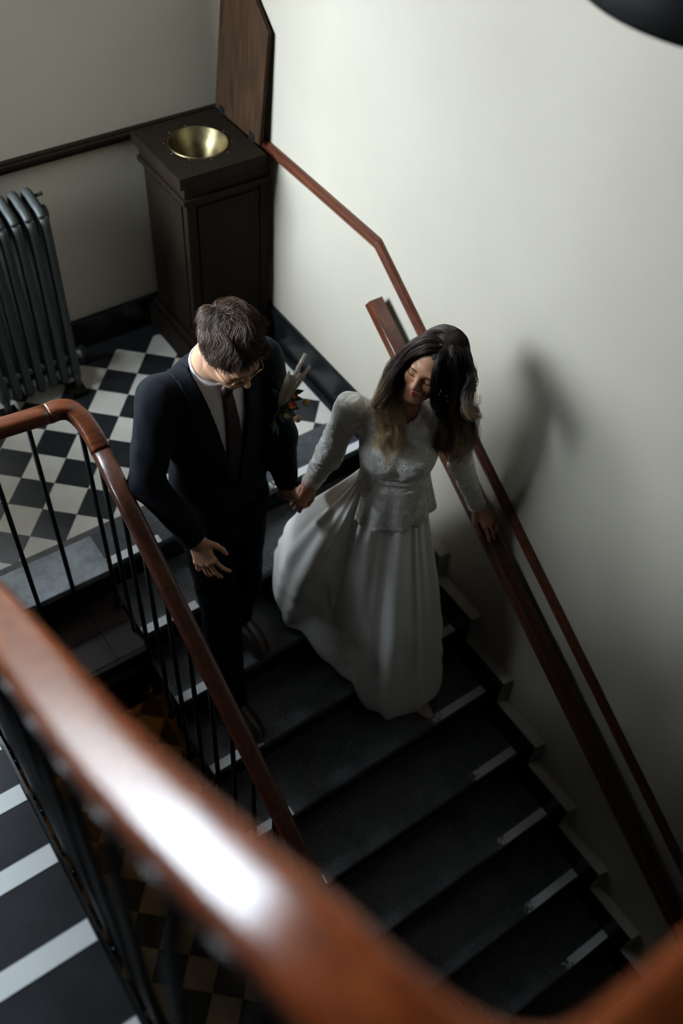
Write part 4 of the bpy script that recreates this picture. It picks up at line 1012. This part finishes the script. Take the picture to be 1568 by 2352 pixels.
# ================================================================== the bride
B_SK = (.43, .215, .125)
bRs, bLs = V3(-.505, -1.785, .925), V3(-.205, -2.0, .885)
bRe, bRw = V3(-.548, -1.742, .662), V3(-.572, -1.668, .445)
bLe, bLw = V3(-.128, -2.005, .612), V3(-.030, -2.047, .362)
bO = V3(-.36, -1.892, .912); bN = V3(-.352, -1.888, .985); bW = V3(-.38, -1.93, .62); bP = V3(-.388, -1.945, .47)
bT = frame((-.60, -.80, .03), bO - bW)
bH = V3(-.294, -1.925, 1.122); bHF = frame((-.908, -.404, .108), (.163, -.104, .981))
def bl(P): return (P - bO) @ bT
def b_torso(q, o=0.):
    X = q.copy(); X[:, 0] = np.abs(q[:, 0])
    d = uni([ell(q, (0, -.005, -.13), (.135 + o, .092 + o, .19)), ell(q, (0, .0, -.30), (.119 + o, .090 + o, .18)), ell(q, (0, -.005, -.46), (.130 + o, .105 + o, .15))], .05)
    d = smin(d, ell(X, (.058, .052, -.165), (.062 + o, .050 + o, .064)), .05)
    d = smin(d, cap(q, (-.155, -.01, -.012), (.155, -.01, -.012), .040 + o), .05)
    return smin(d, cap(q, (0, -.015, .0), (0, -.005, .05), .06 + o, .048), .05)
bride = None
def build_bride():
    global bride
    hv, hq, hc = head(True, B_SK, (.40, .075, .06), (.016, .009, .006), (bN - bH) @ bHF, .97)
    parts = [(hv @ bHF.T + bH, hq, hc)]
    # right hand closed over the groom's fingers
    Fh = frame((-.80, -.20, -.56), (-.35, -.55, .78))
    v, q, c = hand([(52, 62, 30), (56, 66, 34), (58, 66, 34), (58, 62, 34)], 2., mirror=True, skin=B_SK, thumb=((.028, .020, -.006), (.042, .046, -.020), (.042, .072, -.034), (.036, .090, -.046)), s=.92, fore=.09, wr=.024, fd=(bRe - bRw) @ Fh)
    parts.append((v @ Fh.T + bRw + V3(-.010, -.016, .018), q, c))
    # left hand laid on the wall rail
    Fh2 = frame((.20, -.80, -.585), (-.05, -.55, .83))
    v, q, c = hand([(10, 24, 20), (14, 26, 22), (18, 30, 24), (22, 32, 24)], 6., mirror=False, skin=B_SK, thumb=((.026, .022, -.006), (.046, .054, -.018), (.050, .086, -.028), (.046, .110, -.036)), s=.95, fore=.09, wr=.024, fd=(bLe - bLw) @ Fh2)
    parts.append((v @ Fh2.T + bLw, q, c))
    def body(P):
        q = bl(P); d = b_torso(q, -.012)
        for h_, k, a in ((V3(-.43, -1.91, .40), V3(-.43, -1.97, -.03), V3(-.44, -1.95, -.44)), (V3(-.33, -1.96, .40), V3(-.32, -2.04, -.05), V3(-.32, -2.15, -.60))): d = smin(d, uni([cap(P, h_, k, .055, .04), cap(P, k, a, .04, .03)], .03), .04)
        d = smin(d, arm(P, bRs, bRe, bRw, .034, .030, .023, False), .03); d = smin(d, arm(P, bLs, bLe, bLw, .034, .030, .023, False), .03)
        return smin(d, cap(P, bN, bN + V3(.02, -.01, .05), .045), .03)
    v, q = sdf_mesh(body, (-.75, -2.3, -.68), (.05, -1.55, 1.08), .013); parts.append((v, q, np.array(B_SK)))
    V, Q, Cc = join(parts); bride = qmesh('person', V, Q, 'skin', None, True, Cc)
    tag(bride, 'woman in a white wedding dress with long wavy hair, one hand on the wall rail', 'person')
    # lace top with long sleeves
    def top(P):
        q = bl(P); d = b_torso(q, .007); d = np.maximum(d, -.37 - q[:, 2])
        g1 = .004 * np.sin((P - bRe) @ nrm(bRw - bRe) * 150); g2 = .003 * np.sin((P - bLe) @ nrm(bLw - bLe) * 130)
        ra = arm(P, bRs, bRe, bRw + nrm(bRe - bRw) * .022, .053, .046, .036) - .006 * np.exp(-(np.linalg.norm(P - bRe, axis=1) / .07) ** 2) + g1 * np.exp(-(np.linalg.norm(P - bRe, axis=1) / .09) ** 2)
        la = arm(P, bLs, bLe, bLw + nrm(bLe - bLw) * .012, .051, .044, .035) + g2 * np.exp(-(np.linalg.norm(P - bLe, axis=1) / .08) ** 2)
        d = smin(d, ra, .03); d = smin(d, la, .03)
        d = d + .0040 * fbm(P, 45, 21) + .0024 * fbm(P, 110, 22) + .0035 * np.sin(q[:, 2] * 170 + 2.5 * fbm(P, 22, 8)) * np.exp(-((q[:, 2] + .29) / .06) ** 2)
        d = np.maximum(d, -cap(q, (0, .02, .035), (0, .045, .16), .052, .075)); return np.maximum(d, q[:, 2] - .06)
    v, q = sdf_mesh(top, (-.78, -2.25, .32), (.06, -1.5, 1.03), .0048); v = smooth_verts(v, q, 1, .5); lt = qmesh('lace_top', v, q, 'lace', bride); lt['label'] = 'ivory lace top with long sleeves and scalloped peplum'
    # scalloped peplum
    n = 240; m = 16; V = []
    for i in range(m):
        t = i / (m - 1)
        for k in range(n):
            a = 2 * math.pi * k / n; sc_ = abs(math.sin(a * 9 + .4)); drop = (.150 + .022 * sc_ ** .7 + .02 * math.sin(a) + .012 * math.cos(a))
            rx = .128 + .030 * t + .008 * t * math.sin(a * 11) + .004 * t * math.sin(a * 23 + 1); ry = .099 + .030 * t + .008 * t * math.sin(a * 11 + .6)
            V.append(bO + bT @ V3(rx * math.cos(a), ry * math.sin(a), -.300 - drop * t))
    F = [(i * n + k, i * n + (k + 1) % n, (i + 1) * n + (k + 1) % n, (i + 1) * n + k) for i in range(m - 1) for k in range(n)]
    o = mesh('peplum', V, F, 'lace', lt, True); md = o.modifiers.new('solid', 'SOLIDIFY'); md.thickness = .003
    e = [V[(m - 1) * n + k] for k in range(n)] + [V[(m - 1) * n]]; e2 = [V[(m - 2) * n + k] for k in range(n)] + [V[(m - 2) * n]]
    a_, b_ = tube_vf(e, .0032, 6, caps=False); mesh('peplum_hem', a_, b_, 'lace', lt, True)
    a_, b_ = tube_vf(e2, .0022, 6, caps=False); mesh('peplum_hem', a_, b_, 'lace', lt, True)
    for (w_, d_, rr) in ((bRw - nrm(bRw - bRe) * .022, nrm(bRw - bRe), .0345), (bLw - nrm(bLw - bLe) * .012, nrm(bLw - bLe), .0335)):
        s_ = nrm(np.cross(d_, V3(.2, .3, .9))); u_ = np.cross(s_, d_)
        ring = [w_ + d_ * (.002 + .004 * abs(math.sin(a * 6))) + rr * (math.cos(a) * s_ + math.sin(a) * u_) for a in np.linspace(0, 2 * math.pi, 73)]
        a_, b_ = tube_vf(ring, .0035, 6, caps=False); mesh('cuff_edge', a_, b_, 'lace', lt, True)
    # skirt: rings from the waist to a hem that follows the treads
    hem = np.array([(-.200, -2.262, -.672), (-.30, -2.308, -.678), (-.38, -2.298, -.68), (-.494, -2.255, -.680), (-.556, -2.175, -.672), (-.614, -2.08, -.505), (-.640, -1.93, -.502), (-.712, -1.825, -.338), (-.742, -1.715, -.336), (-.712, -1.60, -.325), (-.65, -1.52, -.165), (-.54, -1.46, -.163), (-.38, -1.47, -.163), (-.24, -1.62, -.33), (-.15, -1.82, -.335), (-.105, -2.0, -.50), (-.125, -2.17, -.668)])
    K = len(hem); closed = np.vstack([hem[-2:], hem, hem[:3]]); sub = 26; H = []
    for i in range(2, 2 + K):
        a, b, c, d = closed[i - 1:i + 3]
        for k in range(sub):
            t = k / sub; p = .5 * ((2 * b) + (-a + c) * t + (2 * a - 5 * b + 4 * c - d) * t * t + (-a + 3 * b - 3 * c + d) * t ** 3); p[2] = b[2] + (c[2] - b[2]) * (3 * t * t - 2 * t ** 3); H.append(p)
    H = np.array(H); n = len(H); m = 64; s = np.arange(n) / sub
    Wc = bO + bT @ V3(0, 0, -.30); dirh = (H - Wc) @ bT; ang = np.unwrap(np.arctan2(dirh[:, 1], dirh[:, 0]))
    Wp = Wc + np.stack([.116 * np.cos(ang), .089 * np.sin(ang), 0 * ang], 1) @ bT.T
    out = H - Wc; out[:, 2] = 0; out /= np.linalg.norm(out, axis=1)[:, None]; tang = np.roll(H, -1, 0) - np.roll(H, 1, 0); tang[:, 2] = 0; tang /= np.linalg.norm(tang, axis=1)[:, None]
    nor = np.stack([tang[:, 1], -tang[:, 0], 0 * s], 1); nor *= np.sign((nor * out).sum(1))[:, None]
    rings = []
    for i in range(m):
        t = i / (m - 1); e = t * (.72 + .28 * t)
        P = Wp.copy(); P[:, :2] = Wp[:, :2] + (H[:, :2] - Wp[:, :2]) * e; P[:, 2] = Wp[:, 2] + (H[:, 2] - Wp[:, 2]) * t
        pl = math.sin(math.pi * min(1, t * 1.05)) ** .8 * .6 + .4 * t
        fold = .017 * np.sin(s * 2.6 + .6 + .6 * t) + .009 * np.sin(s * 4.3 + 2.0 - 1.0 * t) + .003 * np.sin(s * 8.1 + 1.2 * t)
        fold += .007 * (1 - t) ** 2 * np.sin(s * 9.0) * min(1, t * 8)
        fold -= .050 * np.exp(-((s - 4.9 + .5 * (1 - t)) / .42) ** 2) * t ** .6 * (1 - .3 * t)
        fold -= .035 * np.exp(-((s - 2.55 + .3 * (1 - t)) / .30) ** 2) * t ** .8 * (1 - .5 * t)
        fold -= .030 * np.exp(-((s - 7.15) / .35) ** 2) * t
        fold += .030 * np.exp(-((s - 6.4) / .45) ** 2) * pl + .10 * np.exp(-((s - 8.9) / 1.6) ** 2) * math.sin(math.pi * t) ** 1.1 + .035 * math.sin(math.pi * t)
        wr = .004 * np.sin(s * 3.1 + t * 34) * np.exp(-((t - .62) / .12) ** 2) + .003 * np.sin(s * 4.7 - t * 51 + 1) * np.exp(-((t - .8) / .12) ** 2)
        P = P + nor * (fold * (.25 + .75 * pl) + wr)[:, None]
        if t > .9:                                                  # hem turns under a little
            P -= nor * (.035 * ((t - .9) / .1) ** 2)
        rings.append(P)
    V = np.concatenate(rings); i = np.arange(m - 1)[:, None]; k = np.arange(n)[None, :]; k2 = (k + 1) % n
    Q = np.stack([i * n + k, i * n + k2, (i + 1) * n + k2, (i + 1) * n + k], -1).reshape(-1, 4)
    o = qmesh('skirt', V, Q, 'satin_ivory', bride); o['label'] = 'full ivory satin skirt trailing down the steps'
    md = o.modifiers.new('solid', 'SOLIDIFY'); md.thickness = .004
    # pointed shoe tip under the hem
    toe, heel = V3(-.308, -2.338, -.687), V3(-.325, -2.15, -.687); Fs = frame(toe - heel, (0, 0, 1)); L = np.linalg.norm(toe - heel)
    v, q = sdf_mesh(lambda P: smin(ell((P - heel) @ Fs, (0, L * .62, .018), (.034, L * .36, .024)), cap((P - heel) @ Fs, (0, L * .6, .014), (0, L - .012, .009), .026, .006), .012), heel - V3(.1, .26, .02), heel + V3(.1, .06, .1), .0035); qmesh('shoe', v, q, 'shoe_nude', bride)
    # hair
    def scalp(P):
        d = ell(P, (0, -.022, .037), (.0815, .1005, .0955)); hl = np.interp(P[:, 1], [-.13, -.03, .0, .03, .055, .09], [-.09, -.08, -.07, -.03, .060, .090])
        return smax(d, hl - P[:, 2], .015)
    v, q = sdf_mesh(scalp, (-.1, -.14, -.12), (.1, .1, .16), .004); base = (v @ bHF.T * .99 + bH, q, np.array((.012, .0075, .006)))
    GUIDE_R = [[(-0.3, -1.973, 1.255), (-0.342, -1.948, 1.243), (-0.367, -1.912, 1.189), (-0.388, -1.894, 1.125), (-0.409, -1.886, 1.058), (-0.44, -1.892, 0.989), (-0.457, -1.911, 0.933), (-0.444, -1.951, 0.887), (-0.448, -1.966, 0.827)], [(-0.315, -1.979, 1.245), (-0.354, -1.949, 1.229), (-0.37, -1.906, 1.171), (-0.386, -1.888, 1.1), (-0.402, -1.895, 1.033), (-0.426, -1.918, 0.974), (-0.429, -1.955, 0.914), (-0.411, -1.991, 0.83)], [(-0.29, -1.968, 1.261), (-0.335, -1.925, 1.249), (-0.375, -1.888, 1.188), (-0.407, -1.873, 1.117), (-0.435, -1.874, 1.041), (-0.462, -1.882, 0.972), (-0.464, -1.919, 0.912), (-0.48, -1.934, 0.834)], [(-0.299, -1.967, 1.259), (-0.346, -1.92, 1.236), (-0.376, -1.882, 1.166), (-0.399, -1.87, 1.089), (-0.429, -1.884, 1.017), (-0.421, -1.934, 0.974), (-0.424, -1.963, 0.918), (-0.442, -1.965, 0.856)], [(-0.312, -1.978, 1.257), (-0.355, -1.942, 1.24), (-0.386, -1.899, 1.165), (-0.414, -1.881, 1.082), (-0.447, -1.886, 1.003), (-0.451, -1.926, 0.943), (-0.475, -1.934, 0.878), (-0.467, -1.969, 0.819)], [(-0.283, -1.966, 1.265), (-0.325, -1.923, 1.257), (-0.362, -1.88, 1.201), (-0.396, -1.864, 1.13), (-0.425, -1.862, 1.056), (-0.453, -1.876, 0.992), (-0.455, -1.917, 0.947), (-0.478, -1.919, 0.877)]]
    GUIDE_L = [[(-0.283, -1.982, 1.247), (-0.326, -1.995, 1.222), (-0.333, -2.002, 1.143), (-0.298, -1.993, 1.012), (-0.268, -2.034, 0.908), (-0.257, -2.03, 0.801), (-0.216, -2.039, 0.736)], [(-0.267, -1.985, 1.246), (-0.307, -2.008, 1.218), (-0.289, -2.003, 1.094), (-0.265, -2.024, 0.981), (-0.241, -2.064, 0.888), (-0.243, -2.055, 0.794), (-0.197, -2.06, 0.74)], [(-0.255, -1.982, 1.242), (-0.274, -2.01, 1.205), (-0.259, -2.016, 1.08), (-0.23, -2.039, 0.965), (-0.205, -2.069, 0.863), (-0.213, -2.058, 0.784)], [(-0.249, -1.979, 1.24), (-0.218, -1.99, 1.154), (-0.212, -2.009, 1.052), (-0.202, -2.034, 0.957), (-0.186, -2.065, 0.881), (-0.206, -2.065, 0.822)], [(-0.248, -1.974, 1.24), (-0.223, -2.013, 1.165), (-0.222, -2.043, 1.084), (-0.221, -2.068, 1.006), (-0.192, -2.077, 0.953), (-0.202, -2.065, 0.893)], [(-0.291, -1.987, 1.245), (-0.34, -1.998, 1.208), (-0.335, -2.004, 1.117), (-0.309, -1.999, 1.002), (-0.276, -2.022, 0.917), (-0.274, -2.022, 0.807), (-0.223, -2.01, 0.731)], [(-0.24, -1.961, 1.234), (-0.236, -2.022, 1.197), (-0.26, -2.077, 1.149), (-0.293, -2.12, 1.106), (-0.282, -2.154, 1.09), (-0.275, -2.126, 1.111)], [(-0.224, -1.939, 1.218), (-0.177, -1.957, 1.139), (-0.169, -1.985, 1.032), (-0.181, -2.011, 0.916), (-0.152, -2.043, 0.821), (-0.177, -2.037, 0.735)], [(-0.279, -1.985, 1.26), (-0.295, -2.013, 1.226), (-0.277, -2.011, 1.104), (-0.264, -2.03, 0.996), (-0.24, -2.072, 0.916), (-0.235, -2.059, 0.815)], [(-0.263, -1.965, 1.247), (-0.248, -1.996, 1.201), (-0.231, -2.007, 1.079), (-0.23, -2.027, 0.954), (-0.204, -2.062, 0.844), (-0.209, -2.046, 0.755)]]
    rr = np.random.default_rng(11)
    def vary(gs, k, amp, bk=-.06):
        o_ = []
        for g in gs:
            for j in range(k):
                a = np.array(g); off = rr.normal(size=3) * amp; w_ = np.linspace(.15, 1, len(a))[:, None]; a = a + bHF[:, 1] * rr.uniform(bk, .015) * (1 - np.linspace(0, 1, len(a))[:, None]) ** 1.5; o_.append(cat_rom(a + off * w_ + rr.normal(size=a.shape) * amp * .35 * w_, 6))
        return o_
    hs = [base]
    hs.append(hair_from_guides(vary(GUIDE_R, 3, .009), 66, .0115, .0006, m=34, wave=.016, freq=2.0, seed=3, root=(.030, .0175, .0120), tip=(.72, .48, .24), tipstart=.48, sink=bH + bHF @ V3(0, -.02, .03), tipamt=[rr.uniform(.3, 1.0) for _ in range(18)]))
    hs.append(hair_from_guides(vary(GUIDE_L, 3, .009, -.025), 60, .0135, .00062, m=34, wave=.017, freq=1.9, seed=5, root=(.022, .0132, .0095), tip=(.50, .31, .14), tipstart=.72, sink=bH + bHF @ V3(0, -.02, .03), tipamt=[rr.uniform(.0, 1.) for _ in range(30)]))
    # strands laid over the crown from the parting, both ways
    n = 2600; pts = []; 
    ty = rr.uniform(-.085, .072, n); side = np.where(rr.uniform(size=n) < .5, 1, -1); cc, rad = V3(0, -.022, .037), V3(.084, .103, .099)
    m = 14; Cv = np.zeros((n, m, 3)); th0 = rr.uniform(.0, .05, n); th1 = rr.uniform(1.0, 1.75, n); drift = rr.uniform(-.03, .012, n)
    for i in range(m):
        t = i / (m - 1); th = th0 + (th1 - th0) * t; y = ty + drift * t - .035 * t * (ty > .02)
        ry = np.sqrt(np.clip(1 - ((y - cc[1]) / rad[1]) ** 2, .05, 1)); bump = 1.0 + .05 * np.sin(t * 3.1) + .012 * np.sin(9 * t + ty * 60)
        Cv[:, i] = np.stack([-.012 + side * rad[0] * np.sin(th) * ry * bump, y, cc[2] + rad[2] * np.cos(th) * ry * bump], 1)
    sv, sq = strands_mesh(Cv, np.broadcast_to((.0007 * (1 - .4 * np.linspace(0, 1, m)))[None], (n, m)) * rr.uniform(.7, 1.3, (n, 1)))
    sc_ = np.repeat(np.repeat(rr.uniform(.5, 1.9, n), m)[:, None] * np.array((.019, .012, .0095)), 3, axis=0)
    hs.append((sv @ bHF.T + bH, sq, sc_))
    V, Q, Cc = join(hs); o = qmesh('hair', V, Q, 'hair_strands', bride, True, Cc); o['label'] = 'long wavy dark brown hair with blonde ends'
    # small jewellery
    def ring(c_, ax, rad_, r_, name, mm, par=None):
        ax = nrm(ax); s_ = nrm(np.cross(ax, V3(.1, .2, .97))); u_ = np.cross(s_, ax)
        a_, b_ = tube_vf([c_ + rad_ * (math.cos(a) * s_ + math.sin(a) * u_ * .85) for a in np.linspace(0, 2 * math.pi, 41)], r_, 6, caps=False); return mesh(name, a_, b_, mm, bride, True)
    dR, dL = nrm(bRw - bRe), nrm(bLw - bLe)
    ring(bRw - dR * .006 + V3(-.004, -.006, .006), dR, .0255, .0013, 'bracelet', 'gold'); ring(bLw + nrm(Fh2[:, 1]) * .010 + V3(0, 0, .0), Fh2[:, 1], .0275, .0011, 'bracelet', 'cord_black')
    b0 = bLw + V3(-.026, -.004, -.004)
    for dd in (V3(-.02, -.015, -.03), V3(-.028, .0, -.022)):
        a_, b_ = tube_vf([b0, b0 + dd * .5 + V3(-.002, 0, .002), b0 + dd], .0009, 5); mesh('bracelet_cord', a_, b_, 'cord_black', bride, True)
    fb = bLw + Fh2 @ (V3(-.0135, .112, -.004) * .95); ring(fb, Fh2 @ V3(0, .93, -.35), .0095, .0012, 'finger_ring', 'gold')
    ea = bH + bHF @ V3(-.074, .0, -.038); v, q = sdf_mesh(lambda P: sph(P, ea, .0035), ea - .008, ea + .008, .0015); qmesh('earring', v, q, 'gold', bride)
build_bride()
